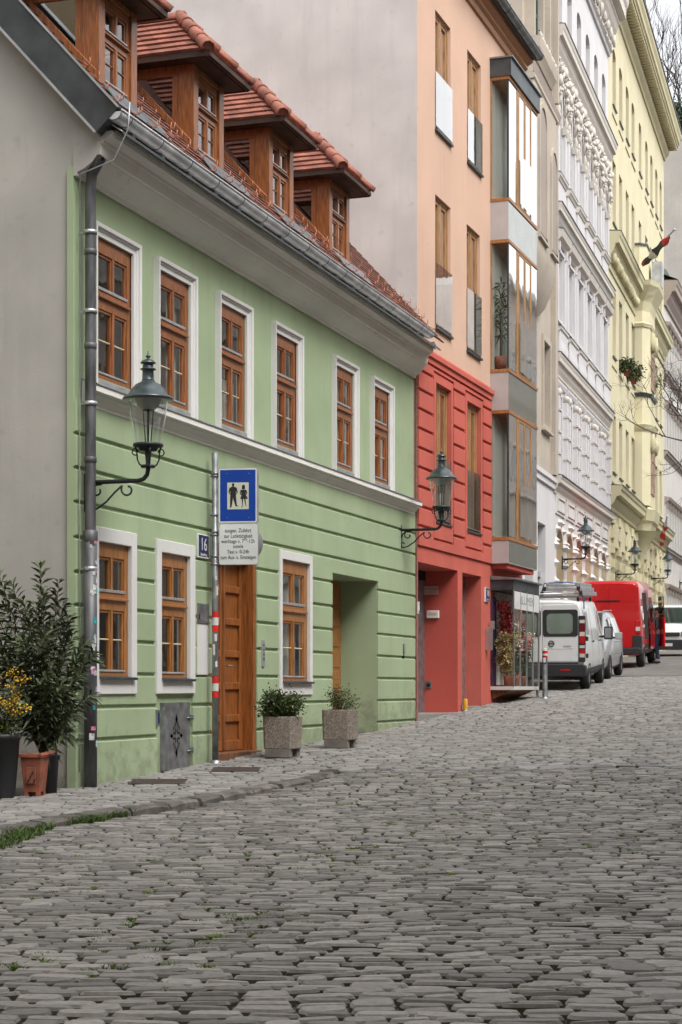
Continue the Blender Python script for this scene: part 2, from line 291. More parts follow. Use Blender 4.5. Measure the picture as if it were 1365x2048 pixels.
# ------------------------------------------------------------ places: image rays meet real planes
CT, ST = math.cos(TH), math.sin(TH)
def cw(X, Z): return (X*CT-Z*ST, X*ST+Z*CT)              # camera right / depth -> world x, y
def at(px, Z): return cw((px-CX)/F_PX*Z, Z)
def hz(py, Z): return CAM_Z+(YH-py)/F_PX*Z
class Facade:
    """a house front: local x runs along it, local y into the house, z up"""
    def __init__(s, ox, oy, head): s.o = (ox, oy); h = R_(head); s.rz = math.pi/2-h; s.d = (math.sin(h), math.cos(h)); s.n = (math.cos(h), -math.sin(h))
    def P(s, px, py=None, p=0.):
        t = (px-CX)/F_PX; r = (-ST+t*CT, CT+t*ST); ox, oy = s.o[0]+s.n[0]*p, s.o[1]+s.n[1]*p
        det = -r[0]*s.d[1]+s.d[0]*r[1]; Z = (-ox*s.d[1]+s.d[0]*oy)/det; u = (r[0]*oy-r[1]*ox)/det
        return (u, hz(py, Z) if py is not None else 0, Z)
    def u(s, px, p=0.): return s.P(px, None, p)[0]
    def w(s, u, p=0., z=0.): return (s.o[0]+s.d[0]*u+s.n[0]*p, s.o[1]+s.d[1]*u+s.n[1]*p, z)
    def thing(s, name, label, cat): return thing(name, label, cat, (*s.o, 0), s.rz)
FG = Facade(-8.2, 16.093, 0); FR = Facade(-8.14, 28.455, 1.011); FB = Facade(-10.011, 44.818, -2.579)
FW = Facade(-10.239, 49.864, -2.355); FY = Facade(-10.726, 61.71, -2.728); FX = Facade(-11.691, 81.974, -1.465)
GS_S = [-50, 0, 11, 12.6, 14.1, 16, 17.8, 19, 19.84, 21.1, 26.35, 28.45, 31, 33.5, 38, 44.4, 51, 66, 120, 400]
GS_Z = [.0, .03, .05, .07, .095, .13, .19, .235, .262, .33, .466, .583, .71, .857, 1.08, 1.36, 1.65, 2.3, 4.2, 6]
GR_S = [-50, 0, 11, 12, 14.1, 14.8, 15.9, 16.7, 17.8, 18.8, 19.2, 21.1, 26.35, 28.45, 31, 33.5, 38, 44.4, 51, 66, 120, 400]
GR_Z = [-.02, -.01, .0, .012, .03, .043, .07, .11, .185, .232, .245, .33, .466, .583, .71, .857, 1.08, 1.36, 1.65, 2.3, 4.2, 6]
def gs(y): return np.interp(y, GS_S, GS_Z)
def gr(y): return np.interp(y, GR_S, GR_Z)
KZ = [6, 10, 13.5, 14.1, 15.5, 16.1, 17.1, 17.9, 18.84, 19.75]; KX = [-5.6, -4.1, -2.62, -2.47, -1.88, -1.5, -1.11, -.75, -.27, -.03]
def kerb_x(Z): return np.interp(Z, KZ, KX)
# ============================================================ ground
SIDES = []
def stones(rows, z_of, K, rings, name, mats, depth=.034, dome=.007, inset=.14, jit=.0028):
    """rows: list of (Xc, Zc, width, length) in camera axes -> rounded setts"""
    A = np.array(rows); N = len(A); a = 2*np.pi*(np.arange(K)+.5)/K
    ex = .55
    cx = np.sign(np.cos(a))*np.abs(np.cos(a))**ex; cz = np.sign(np.sin(a))*np.abs(np.sin(a))**ex
    lev = [(1.0, -depth), (.965, -.0085), (1-inset, dome*.62)][-rings-1:] if rings >= 1 else [(1., 0)]
    parts = []; rot = rng.normal(0, .022, N); tx = rng.normal(0, .005, N); tz = rng.normal(0, .006, N); hh = rng.normal(0, jit, N)
    wob = 1+rng.normal(0, .045, (N, K))
    for sc, h in lev:
        lx = cx[None]*wob*sc*A[:, 2:3]/2; lz = cz[None]*wob*sc*A[:, 3:4]/2
        X = A[:, 0:1]+lx*np.cos(rot)[:, None]-lz*np.sin(rot)[:, None]; Z = A[:, 1:2]+lx*np.sin(rot)[:, None]+lz*np.cos(rot)[:, None]
        H = h+hh[:, None]+tx[:, None]*lx/A[:, 2:3]+tz[:, None]*lz/A[:, 3:4]
        parts.append((X, Z, H*np.ones_like(X)))
    X = np.concatenate([p[0] for p in parts]+[A[:, 0:1]], 1); Z = np.concatenate([p[1] for p in parts]+[A[:, 1:2]], 1)
    H = np.concatenate([p[2] for p in parts]+[(dome+hh)[:, None]], 1)
    wx, wy = X*CT-Z*ST, X*ST+Z*CT; V = np.stack([wx, wy, z_of(wy)+H], -1); n = V.shape[1]; L = len(lev)
    j = np.arange(K); q = []
    for r in range(L-1): q.append(np.stack([r*K+j, r*K+(j+1) % K, (r+1)*K+(j+1) % K, (r+1)*K+j], -1))
    q = np.concatenate(q[::-1]) if q else np.zeros((0, 4), int); t = np.stack([(L-1)*K+j, (L-1)*K+(j+1) % K, np.full(K, L*K)], -1)
    off = (np.arange(N)*n)[:, None, None]
    global SIDE; SIDE = (np.arange(len(q)) >= len(q)-K).astype(int) if L > 2 else np.zeros(len(q), int)  # sett sides take the dark joint colour: dirt plus painted-in shade between rows
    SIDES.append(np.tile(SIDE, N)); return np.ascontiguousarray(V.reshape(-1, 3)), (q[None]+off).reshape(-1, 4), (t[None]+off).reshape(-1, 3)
def lay(Z0, Z1, pitch, wid, xl, xr, keep, gap=.021):
    out = []; Z = Z0
    while Z < Z1:
        p = pitch*random.uniform(.92, 1.08); X = xl(Z)-random.uniform(0, .2); ph = Z*.35
        while X < xr(Z):
            w = wid*random.choice((.75, .88, 1, 1, 1.1, 1.2, 1.38))*random.uniform(.93, 1.07)
            c = X+w/2; zc = Z+p/2+.05*math.sin(c*.9+ph)+.012*math.sin(c*2.3+ph*1.7)+random.uniform(-.005, .005)-.012*c
            if keep(c, zc): out.append((c, zc, max(.05, w-gap*random.uniform(.15, .55)), max(.05, p-gap*random.uniform(.6, 1.15))))
            X += w
        Z += p
    return out
def facade_ok(X, Z):
    x, y = cw(X, Z); return x > -8.3-.0*y if y < 36 else x > -9.6
def merge(ls):
    V = []; Q = []; T = []; o = 0
    for v, q, t in ls: V.append(v); Q.append(q+o); T.append(t+o); o += len(v)
    return np.concatenate(V), np.concatenate(Q), np.concatenate(T)
def sheet(xs, zs, z_of, dz):
    X, Z = np.meshgrid(xs, zs); wx, wy = X*CT-Z*ST, X*ST+Z*CT; V = np.stack([wx, wy, z_of(wy)+dz], -1).reshape(-1, 3)
    n = len(xs); i, j = np.meshgrid(np.arange(n-1), np.arange(len(zs)-1)); k = (j*n+i).ravel()
    return V, np.stack([k, k+1, k+n+1, k+n], -1)
xl = lambda Z: -.2*Z-.35; xr = lambda Z: .2*Z+.35
road_keep = lambda X, Z: X > kerb_x(Z)+.1 and Z < 19.72
pave_keep = lambda X, Z: X < kerb_x(Z)-.16 and facade_ok(X, Z)
near = lay(4.6, 12.5, .094, .192, xl, xr, road_keep); far = lay(12.5, 19.7, .094, .192, xl, xr, road_keep)
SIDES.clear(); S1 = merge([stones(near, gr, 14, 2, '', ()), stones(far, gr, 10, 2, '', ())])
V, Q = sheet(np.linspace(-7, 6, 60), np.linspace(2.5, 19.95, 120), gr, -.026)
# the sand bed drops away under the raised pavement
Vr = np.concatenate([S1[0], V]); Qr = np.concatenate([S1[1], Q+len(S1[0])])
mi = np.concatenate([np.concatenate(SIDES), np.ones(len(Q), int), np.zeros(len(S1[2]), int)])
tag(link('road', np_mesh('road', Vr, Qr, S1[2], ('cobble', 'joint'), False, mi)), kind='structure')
strip = []; X = -.05
while X < 6:
    w = random.uniform(.2, .4); strip.append((X+w/2, 19.86+random.uniform(-.015, .015), w-.025, .27)); X += w
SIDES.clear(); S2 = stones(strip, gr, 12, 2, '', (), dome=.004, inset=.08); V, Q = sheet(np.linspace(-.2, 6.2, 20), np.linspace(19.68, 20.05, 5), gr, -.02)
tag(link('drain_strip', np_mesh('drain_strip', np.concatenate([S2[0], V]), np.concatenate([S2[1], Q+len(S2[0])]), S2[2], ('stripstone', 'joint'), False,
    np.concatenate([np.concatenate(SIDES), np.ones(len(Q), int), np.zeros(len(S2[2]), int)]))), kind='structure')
# raised pavement on the left, pedestrian street beyond the strip
pv = lay(12.6, 20.0, .13, .21, lambda Z: -6.2, lambda Z: kerb_x(Z), pave_keep, .010)
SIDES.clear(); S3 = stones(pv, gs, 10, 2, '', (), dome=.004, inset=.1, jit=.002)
xs = np.linspace(-1, 0, 14); zs = np.linspace(11, 20.0, 60)
Vp = []; 
for Z in zs:
    k = kerb_x(Z)-.02
    for q in np.linspace(k-6, k, 14): x, y = cw(q, Z); Vp.append((x, y, gs(y)-.012))
i, j = np.meshgrid(np.arange(13), np.arange(len(zs)-1)); k = (j*14+i).ravel(); Qp = np.stack([k, k+1, k+15, k+14], -1)
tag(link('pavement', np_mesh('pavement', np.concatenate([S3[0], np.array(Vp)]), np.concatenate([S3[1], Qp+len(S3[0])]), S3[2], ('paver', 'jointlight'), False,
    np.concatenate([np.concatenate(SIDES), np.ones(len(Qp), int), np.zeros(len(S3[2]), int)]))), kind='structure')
ped_keep = lambda X, Z: facade_ok(X, Z)
z1 = lay(20.0, 27, .13, .2, lambda Z: -.2*Z-1, xr, ped_keep, .014); z2 = lay(27, 46, .14, .2, lambda Z: -.1*Z-1, xr, ped_keep, .015)
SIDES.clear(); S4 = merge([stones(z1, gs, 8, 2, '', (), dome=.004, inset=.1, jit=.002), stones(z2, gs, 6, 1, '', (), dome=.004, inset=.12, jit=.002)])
V, Q = sheet(np.linspace(-10, 10, 40), np.linspace(20.02, 47, 120), gs, -.012)
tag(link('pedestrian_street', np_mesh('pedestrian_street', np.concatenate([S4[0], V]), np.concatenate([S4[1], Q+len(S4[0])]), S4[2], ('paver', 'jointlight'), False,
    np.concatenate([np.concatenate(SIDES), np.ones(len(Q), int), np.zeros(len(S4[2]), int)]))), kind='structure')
xs = np.array([-900, -300, -100, -40, -20, -10, 0, 10, 20, 40, 100, 300, 900.]); ys = np.concatenate([[-600, -200, -60, -20], np.linspace(-10, 130, 141), [160, 250, 400, 900, 1800]])
X, Y = np.meshgrid(xs, ys); dz = np.where(Y > 46.5, -.01, -.09); V = np.stack([X, Y, gr(Y)+dz], -1).reshape(-1, 3); n = len(xs); i, j = np.meshgrid(np.arange(n-1), np.arange(len(ys)-1)); k = (j*n+i).ravel()
tag(link('ground', np_mesh('ground', V, np.stack([k, k+1, k+n+1, k+n], -1), None, ('ground',), True)), kind='structure')
# kerb
b = MB(); Z = 11.0
while Z < 19.3:
    L = random.uniform(.5, .9); Z2 = min(Z+L*.85, 19.5); pa, pb = (kerb_x(Z), Z), (kerb_x(Z2-.035), Z2-.035); o = random.uniform(-.012, .012)
    d = Vector((pb[0]-pa[0], pb[1]-pa[1])).normalized(); nrm = Vector((d.y, -d.x)); vs = []; segs = 5
    for t in np.linspace(0, 1, segs):
        c = Vector(pa).lerp(Vector(pb), t); jg = random.uniform(-.008, .008); e = .02*(abs(t-.5)*2)**4
        for off, up in ((-.15, -.05), (-.15, .006), (.02+jg+o-e, .008+o*.5-e*.6), (.05+jg+o-e, -.018-e), (.055+o+jg, -.3)):
            x, y = cw(*(c+nrm*off)); vs.append((x, y, float(gs(y))+up))
    fs = [(a*5+i, (a+1)*5+i, (a+1)*5+i+1, a*5+i+1) for a in range(segs-1) for i in range(4)]+[(0, 1, 2, 3, 4), tuple((segs-1)*5+i for i in range(5))[::-1]]
    b.add(vs, fs, 'kerb', False); Z = Z2
tag(b.build('kerb'), kind='structure')
# grass along the kerb and moss tufts in the joints
def blades(spots, name, m, h=(.04, .1), lean=.5, w=.006):
    V = []; T = []
    for x, y, z, n, r in spots:
        for _ in range(n):
            a, q = random.uniform(0, 6.28), r*math.sqrt(random.random()); px, py = x+q*math.cos(a), y+q*math.sin(a); H = random.uniform(*h); b_ = random.uniform(0, 6.28); lx, ly = lean*H*random.uniform(-1, 1), lean*H*random.uniform(-1, 1)
            dx, dy = w*math.cos(b_), w*math.sin(b_); o = len(V)
            V += [(px-dx, py-dy, z-.01), (px+dx, py+dy, z-.01), (px+lx*.5+dx*.7, py+ly*.5+dy*.7, z+H*.6), (px+lx*.5-dx*.7, py+ly*.5-dy*.7, z+H*.6), (px+lx*1.2, py+ly*1.2, z+H)]
            T += [(o, o+1, o+2), (o, o+2, o+3), (o+3, o+2, o+4)]
    return link(name, np_mesh(name, V, None, T, (m,)))
sp = []
for px0, px1, py0, py1, n, r in ((0, 70, 1686, 1664, 26, .10), (10, 45, 1668, 1660, 12, .13), (75, 105, 1660, 1652, 7, .06), (128, 205, 1648, 1640, 40, .075), (205, 245, 1638, 1634, 14, .05), (260, 335, 1630, 1620, 26, .05), (340, 372, 1618, 1612, 6, .03), (-90, 0, 1700, 1688, 20, .1)):
    for t in np.linspace(0, 1, n):
        px, py = px0+(px1-px0)*t, py0+(py1-py0)*t; Z = (CAM_Z-.03)*F_PX/(py-YH); Z = min(Z, np.interp((px-CX)/F_PX*Z, KX, KZ)-.02) if False else Z
        x, y = at(px, Z); sp.append((x, y, float(gr(y))-.01, 22, r))
tag(blades(sp, 'kerb_grass', 'grass', (.03, .09), .9), kind='stuff')
sp = []
mossy = [(-2.2+random.gauss(0, .5), 13+random.gauss(0, 1)) for _ in range(0)]
for (px, py, rx, ry, n) in ((480, 1720, 260, 50, 30), (1000, 1650, 260, 40, 40), (760, 1690, 200, 60, 30), (120, 1760, 120, 60, 18), (350, 1880, 200, 60, 16), (480, 1830, 150, 20, 14), (200, 1930, 180, 40, 8), (1250, 1690, 100, 30, 10), (900, 1590, 200, 25, 16)):
    for _ in range(int(n*1.3)):
        q, w = px+random.gauss(0, rx*.6), py+random.gauss(0, ry*.6); Z = CAM_Z*F_PX/(w-YH); x, y = at(q, Z); X = (q-CX)/F_PX*Z
        if X > kerb_x(Z)+.15 and Z < 19.4: sp.append((x, y, float(gr(y))-.017, 44, random.uniform(.025, .06)))
tag(blades(sp, 'joint_moss', 'moss', (.018, .034), 1.0, .006), kind='stuff')
# ============================================================ walls and windows
def wall(b, u0, u1, z0, z1, holes, m, y=0., rm=None):
    """sheet with real openings; holes: (u0,u1,z0,z1,depth[,arch rise])"""
    us = sorted({u0, u1, *[h[0] for h in holes], *[h[1] for h in holes]}); zs = sorted({z0, z1, *[h[2] for h in holes], *[h[3] for h in holes]})
    us = [u for u in us if u0 <= u <= u1]; zs = [z for z in zs if z0 <= z <= z1]
    for i in range(len(us)-1):
        for j in range(len(zs)-1):
            uc, zc = (us[i]+us[i+1])/2, (zs[j]+zs[j+1])/2
            if not any(h[0] < uc < h[1] and h[2] < zc < h[3] for h in holes):
                b.quad((us[i], y, zs[j]), (us[i+1], y, zs[j]), (us[i+1], y, zs[j+1]), (us[i], y, zs[j+1]), m)
    for h in holes:
        a, c, d, e, k = h[:5]; r = rm or m; y2 = y+k; ar = h[5] if len(h) > 5 else 0
        if ar:
            n = 8; mid, w = (a+c)/2, (c-a)/2
            arc = [(mid-w*math.cos(math.pi*i/n), e-ar+ar*math.sin(math.pi*i/n)) for i in range(n+1)]
            for i in range(n):
                (xa, za), (xb, zb) = arc[i], arc[i+1]
                b.quad((xa, y, za), (xb, y, zb), (xb, y, e), (xa, y, e), m); b.quad((xa, y, za), (xa, y2, za), (xb, y2, zb), (xb, y, zb), r)
            e2 = e-ar
        else: b.quad((a, y, e), (c, y, e), (c, y2, e), (a, y2, e), r); e2 = e
        b.quad((a, y, d), (a, y2, d), (a, y2, e2), (a, y, e2), r); b.quad((c, y, d), (c, y, e2), (c, y2, e2), (c, y2, d), r); b.quad((a, y, d), (c, y, d), (c, y2, d), (a, y2, d), r)
def rust(b, u0, u1, grooves, ztop, zbot, cuts, m, t=.028, g=.034, ch=.012, left=True, right=True):
    """raised courses between grooves, cut round openings; edges chamfered"""
    lv = [ztop]+[q for z in grooves for q in (z+g/2, z-g/2)]+[zbot]
    for k in range(0, len(lv), 2):
        zt, zb = lv[k], lv[k+1]; ev = sorted({zt, zb, *[q for c in cuts for q in (c[2], c[3]) if zb < q < zt]})
        for lo, hi in zip(ev[:-1], ev[1:]):
            zc = (lo+hi)/2; xs = sorted([(c[0], c[1]) for c in cuts if c[2] < zc < c[3]]); s = u0; seg = []
            for a, c in xs:
                if a > s: seg.append((s, a))
                s = max(s, c)
            if s < u1: seg.append((s, u1))
            top, bot = hi == zt and k > 0, lo == zb and k < len(lv)-2
            for a, c in seg:
                ct, cb = (ch if top else 0), (ch if bot else 0)
                p = [(0, lo), (-t+cb, lo), (-t, lo+cb), (-t, hi-ct), (-t+ct, hi), (0, hi)]
                vs = [(a, y, z) for y, z in p]+[(c, y, z) for y, z in p]
                b.add(vs, [(i, i+1, i+7, i+6) for i in range(5)]+[(0, 1, 2, 3, 4, 5), (11, 10, 9, 8, 7, 6)], m)
CURT = {}
def casement(parent, u, z, w, h, y, m='wood', curtain=False, drip='lightzinc', paleledge=True, low_bar=True):
    """box window: head board, two upper lights, ledge, two lower lights with one glazing bar"""
    b = MB(); s = .075*w/.75; T = h; hb = .105*h; mid = .50*h; y0, y1 = 0., .06
    b.box(0, s, y0, y1, 0, T, m); b.box(w-s, w, y0, y1, 0, T, m); b.box(s, w-s, y0-.004, y1, T-hb, T, m)
    b.box(s, w-s, y0-.002, y1, 0, .05, m); b.box(s, w-s, y0, y1, mid, mid+.13*h, m)
    b.box(s*.7, w-s*.5, y0-.035, y0+.01, mid+.075*h, mid+.095*h, m)                      # projecting ledge
    for (za, zb, bar) in ((mid+.13*h, T-hb, False), (.05, mid, low_bar)):
        for k in (0, 1):
            a, c = s+k*(w/2-s), w/2+k*(w/2-s); f = .028
            b.frame(a, c, za, zb, f, y0+.012, y1-.005, m)
            if bar: q = za+(zb-za)*.53; b.box(a+f, c-f, y0+.018, y1-.01, q-.008, q+.008, 'cream' if paleledge else m)
    b.box(w/2-.022, w/2+.022, y0-.008, y0+.03, .05, mid, m); b.box(w/2-.022, w/2+.022, y0-.008, y0+.03, mid+.13*h, T-hb, m)
    if drip:
        b.box(s, w-s, y0-.012, y0+.012, .052, .075, drip); b.box(s, w-s, y0-.012, y0+.012, mid+.132*h, mid+.155*h, drip)
    o = b.build('window', parent, .004, (u, y, z))
    p = MB()
    for (za, zb) in ((mid+.13*h, T-hb), (.05, mid)):
        for k in (0, 1):
            a, c = s+k*(w/2-s)+.02, w/2+k*(w/2-s)-.02; t = random.uniform(-.004, .004)
            p.quad((a, .03+t, za+.02), (c, .03-t, za+.02), (c, .03-t, zb-.02), (a, .03+t, zb-.02), 'pane')
    p.build('pane', o)
    if curtain:
        c = MB(); n = 26
        for k0, k1 in ((.06, .47), (.53, .94)):
            us = np.linspace(k0*w, k1*w, n); ys = [.16+.018*math.sin(i*1.5) for i in range(n)]
            c.add([(a, q, .03) for a, q in zip(us, ys)]+[(a, q, h-.1) for a, q in zip(us, ys)], [(i, i+1, i+n+1, i+n) for i in range(n-1)], 'curtain', True)
        c.build('curtain', o)
    return o
def room(parent, u0, u1, z0, z1, y=.75):
    """dark rooms behind the openings, closed at the sides"""
    b = MB(); b.quad((u0, y, z0), (u1, y, z0), (u1, y, z1), (u0, y, z1), 'interior'); return b.build('interior', parent)
def shell(b, u0, u1, dep, z0, z1, m, y0=.0):
    b.quad((u0, y0, z0), (u0, dep, z0), (u0, dep, z1), (u0, y0, z1), m); b.quad((u1, y0, z0), (u1, dep, z0), (u1, dep, z1), (u1, y0, z1), m)
    b.quad((u0, dep, z0), (u1, dep, z0), (u1, dep, z1), (u0, dep, z1), m); b.quad((u0, y0, z1), (u1, y0, z1), (u1, dep, z1), (u0, dep, z1), m)
# ============================================================ the green house
GH = FG.thing('town_house', 'low pistachio green house with four wooden dormers on its red tiled roof', 'house')
UE = 12.40
up = [(u, 4.36, .86, 1.46) for u in (.50, 2.055, 3.84, 5.74, 8.21, 10.04)]
gw = [(.48, 1.26, .79, 1.40), (2.05, 1.25, .81, 1.41), (5.93, 1.23, 1.10, 1.62)]
holes = [(u, u+w, z, z+h, .12) for u, z, w, h in up+gw]+[(3.56, 5.06, .1, 2.90, .2), (8.06, 10.27, .1, 2.80, .62)]
b = MB(); wall(b, 0, UE, -.2, 6.4, holes, 'green')
trimcut = [(u-.11, u+w+.12, z-.17, z+h+.13) for u, z, w, h in gw]
trimcut[2] = (5.87, 7.12, 1.06, 2.96)
rust(b, -.0, UE, (3.71, 3.365, 3.02, 2.665, 2.315, 1.98, 1.64, 1.29, .945, .61), 4.05, -.2, trimcut+[(3.56, 5.06, -.3, 2.90), (8.06, 10.27, -.3, 2.80), (1.98, 2.98, .0, 1.06)], 'green')
b.quad((0, 0, -.2), (0, .07, -.2), (0, .07, 6.4), (0, 0, 6.4), 'green')
b.build('wall', GH)
b = MB()   # gable wall facing down the street, rear and far sides
g0 = .035
b.poly([(g0, .05, -.2), (g0, 9.2, -.2), (g0, 9.2, 6.9), (g0, 4.5, 12.2), (g0, -.40, 6.93), (g0, -.40, 6.71), (g0, -.02, 6.71), (g0, -.02, 6.33), (g0, .05, 6.33)], 'gable')
b.poly([(UE, .0, -.2), (UE, 9.2, -.2), (UE, 9.2, 6.9), (UE, 4.5, 11.9), (UE, 0, 7.0)], 'gable'); b.quad((0, 9.2, -.2), (UE, 9.2, -.2), (UE, 9.2, 7), (0, 9.2, 7), 'gable')
b.build('gable_wall', GH)
room(GH, .05, UE-.05, -.2, 6.5, 1.3)
b = MB(); b.box(.05, UE-.05, .9, 1.3, 3.6, 3.62, 'interior'); b.box(7.7, 7.75, .2, 1.3, 0, 3.6, 'interior'); b.box(5.2, 5.25, .3, 1.3, 0, 3.6, 'interior'); b.build('floor_slab', GH)
w0 = None
for u, z, w, h in up: w0 = casement(GH, u, z, w, h, .01) if w0 is None else again(w0, GH, (u, .01, z))
casement(GH, *gw[0][:1], gw[0][1], gw[0][2], gw[0][3], .0, 'wood2'); casement(GH, gw[1][0], gw[1][1], gw[1][2], gw[1][3], .0, 'wood2'); casement(GH, gw[2][0], gw[2][1], gw[2][2], gw[2][3], .0, 'wood2', curtain=True)
def hang(win, w, h, m, k0, k1, zt=.0):
    c = MB(); n = 22; us = np.linspace(k0*w, k1*w, n); ys = [.13+.015*math.sin(i*1.7) for i in range(n)]
    c.add([(a, q, .04) for a, q in zip(us, ys)]+[(a, q, h*(1-zt)-.12) for a, q in zip(us, ys)], [(i, i+1, i+n+1, i+n) for i in range(n-1)], m, True); c.build('curtain', win)
M['tancurtain'] = mat('tan_curtain', (.5, .36, .2), .9, var=.15, scale=3, stretch=(14, 14, .4))
ups = [o for o in kids(GH) if o.name.startswith('window')][:6]
hang(ups[4], .86, 1.46, 'tancurtain', .08, .92); hang(ups[5], .86, 1.46, 'tancurtain', .1, .45); hang(ups[1], .86, 1.46, 'curtain', .62, .93); hang(ups[3], .86, 1.46, 'curtain', .08, .3); hang(ups[2], .86, 1.46, 'curtain', .08, .92, .5)
def moulded(u, z, w, h):
    """stepped white surround: head and two jambs standing on the string course"""
    b = MB(); o = .118; i0 = 0.
    pr = [(0., .02), (0., -.03), (.05, -.032), (.056, -.045), (.075, -.048), (.08, -.07), (o, -.075), (o, 0.)]
    L = [(-a, y) for a, y in pr]; za, zt = -.10, h
    vs = [];
    for a, y in pr: vs += [(-a, y, za), (-a, y, zt+a), (w+a, y, zt+a), (w+a, y, za)]
    fs = [(i*4+k, i*4+k+1, (i+1)*4+k+1, (i+1)*4+k) for i in range(len(pr)-1) for k in range(3)]
    b.add(vs, fs, 'trim'); b.box(0, w, -.03, .06, -.1, -.02, 'lightzinc'); return b.build('window_surround', GH, 0, (u, 0, z))
t0 = None
for u, z, w, h in up: t0 = moulded(u, z, w, h) if t0 is None else again(t0, GH, (u, 0, z))
for i, (u, z, w, h) in enumerate(gw):
    b = MB(); l, r, t, bt = ((.12, .13, .15, .18), (.12, .14, .14, .17), (.08, .1, .12, .18))[i]
    b.frame(-l, w+r, -bt, h+t, .01, -.055, -.001, 'trim') if 0 else None
    b.box(-l, 0, -.055, .0, -bt, h+t, 'trim'); b.box(w, w+r, -.055, .0, -bt, h+t, 'trim'); b.box(0, w, -.055, 0, h, h+t, 'trim'); b.box(0, w, -.055, 0, -bt, 0, 'trim')
    o = b.build('window_surround', GH, .006, (u, 0, z)); s = MB(); s.profile([(.06, .02), (-.10, -.004), (-.10, -.03), (-.09, -.03), (-.09, -.012), (.06, .008)], -.005, w+.05, 'darkzinc'); s.build('sill', o)
# string course and eaves cornice
b = MB(); b.profile([(0, 4.025), (-.035, 4.025), (-.035, 4.055), (-.06, 4.07), (-.085, 4.11), (-.115, 4.135), (-.12, 4.155), (-.165, 4.16), (-.165, 4.235), (0, 4.285)], .19, 12.3, 'cornice')
b.build('string_course', GH); b = MB(); b.profile([(0, 4.29), (-.175, 4.238), (-.178, 4.225), (-.172, 4.225), (-.169, 4.2335), (0, 4.2855)], .18, 12.32, 'zinc'); b.build('flashing', GH)
cp = [(0, 6.30), (-.04, 6.30), (-.045, 6.335), (-.07, 6.345), (-.12, 6.365), (-.20, 6.415), (-.255, 6.475), (-.26, 6.487), (-.295, 6.49), (-.30, 6.60), (-.325, 6.605), (-.33, 6.635), (-.39, 6.65), (-.42, 6.665), (-.43, 6.71), (0, 6.75)]
b = MB(); b.profile(cp, .0, UE-.02, 'cornice', m1=-.75, capm='gable'); b.build('cornice', GH)
b = MB(); b.profile([(-.02, 6.79), (-.47, 6.72), (-.475, 6.69), (-.468, 6.69), (-.462, 6.712), (-.02, 6.78)], .045, UE-.36, 'lightzinc')
b.profile([(-.39, 6.79), (-.545, 6.69), (-.552, 6.698), (-.39, 6.803)], .0, UE-.36, 'trim'); b.profile([(-.552, 6.69), (-.552, 6.67), (-.543, 6.67), (-.535, 6.69)], 0, UE-.36, 'darkzinc')
for k in range(17): b.add([(.3+k*.72+a, y, z) for a in (0, .014) for y, z in ((-.545, 6.705), (-.43, 6.78), (-.50, 6.785))], [(0, 1, 2), (5, 4, 3), (0, 1, 4, 3), (1, 2, 5, 4), (2, 0, 3, 5)], 'zinc')  # zinc fins put in for the slanting bracket shadows below the gutter
b.build('eaves_flashing', GH)
# gutter with holders
b = MB(); n = 10; ys, zc, r = -.505, 6.86, .090
arc = [(ys+r*math.cos(t), zc+r*math.sin(t)) for t in np.linspace(math.pi*1.02, math.pi*1.98, n)]; th = [(ys+(r-.008)*math.cos(t), zc+(r-.008)*math.sin(t)) for t in np.linspace(math.pi*1.98, math.pi*1.02, n)]
b.profile(arc+th, -.12, 11.52, 'gutterzinc'); b.add([(u, y, z) for u in (-.12, 11.52) for y, z in arc], [tuple(range(n)), tuple(range(n, 2*n))], 'gutterzinc')
b.tube([(-.12, ys-r, zc+.005), (11.52, ys-r, zc+.005)], .012, 'gutterzinc')
g = b.build('gutter', GH); [setattr(p, 'use_smooth', True) for p in g.data.polygons if len(p.vertices) == 4 and p.index < 2*n]
g0_ = None
for k in range(15):
    if g0_ is None:
        b = MB(); b.profile([(ys+(r+.004)*math.cos(t), zc+(r+.004)*math.sin(t)) for t in np.linspace(math.pi, 2*math.pi, 9)]+[(ys+r*math.cos(t), zc+r*math.sin(t)) for t in np.linspace(2*math.pi, math.pi, 9)], 0, .012, 'darkzinc'); g0_ = b.build('gutter_bracket', g, 0, (.12+.0, 0, 0))
    else: again(g0_, g, (.12+k*.765, 0, 0))
# main roof: courses of flat tiles
TAN = math.tan(R_(47.4)); RY0, RZ0 = -.50, 6.865; SL = math.hypot(1, TAN); rc, rs = 1/SL, TAN/SL
def roof_pt(u, s, up_=0.): return (u, RY0+s*rc-up_*rs, RZ0+s*rs+up_*rc)
b = MB(); step = .15
DU = [.585, 3.075, 5.565, 8.0]; DW = .93
nrow = 44
for k in range(nrow):
    s0 = k*step; u = -.08+(k % 2)*.09
    while u < UE-.02:
        u2 = min(u+.178, UE-.01); j = random.uniform(-.004, .004); mm = 'oldtile'
        vs = [roof_pt(u, s0+j, .022), roof_pt(u2, s0+j, .022), roof_pt(u2, s0+step+.06, .004), roof_pt(u, s0+step+.06, .004), roof_pt(u, s0+j, .004), roof_pt(u2, s0+j, .004)]
        b.add(vs, [(0, 1, 2, 3), (4, 5, 1, 0), (4, 0, 3), (5, 2, 1)], mm); u += .182
b.quad(roof_pt(-.1, 0, -.005), roof_pt(UE, 0, -.005), roof_pt(UE, 7, -.005), roof_pt(-.1, 7, -.005), 'soffit')
b.quad((-.1, 4.5, 12.2), (UE, 4.5, 12.2), (UE, 9.6, 6.8), (-.1, 9.6, 6.8), 'oldtile')
roof = b.build('roof', GH)
b = MB()   # verge flashing on the gable edge
vs = [roof_pt(u, s, q) for s in (-.02, 7.2) for u, q in ((-.13, .06), (-.13, -.27), (.06, -.27), (.06, .06))]
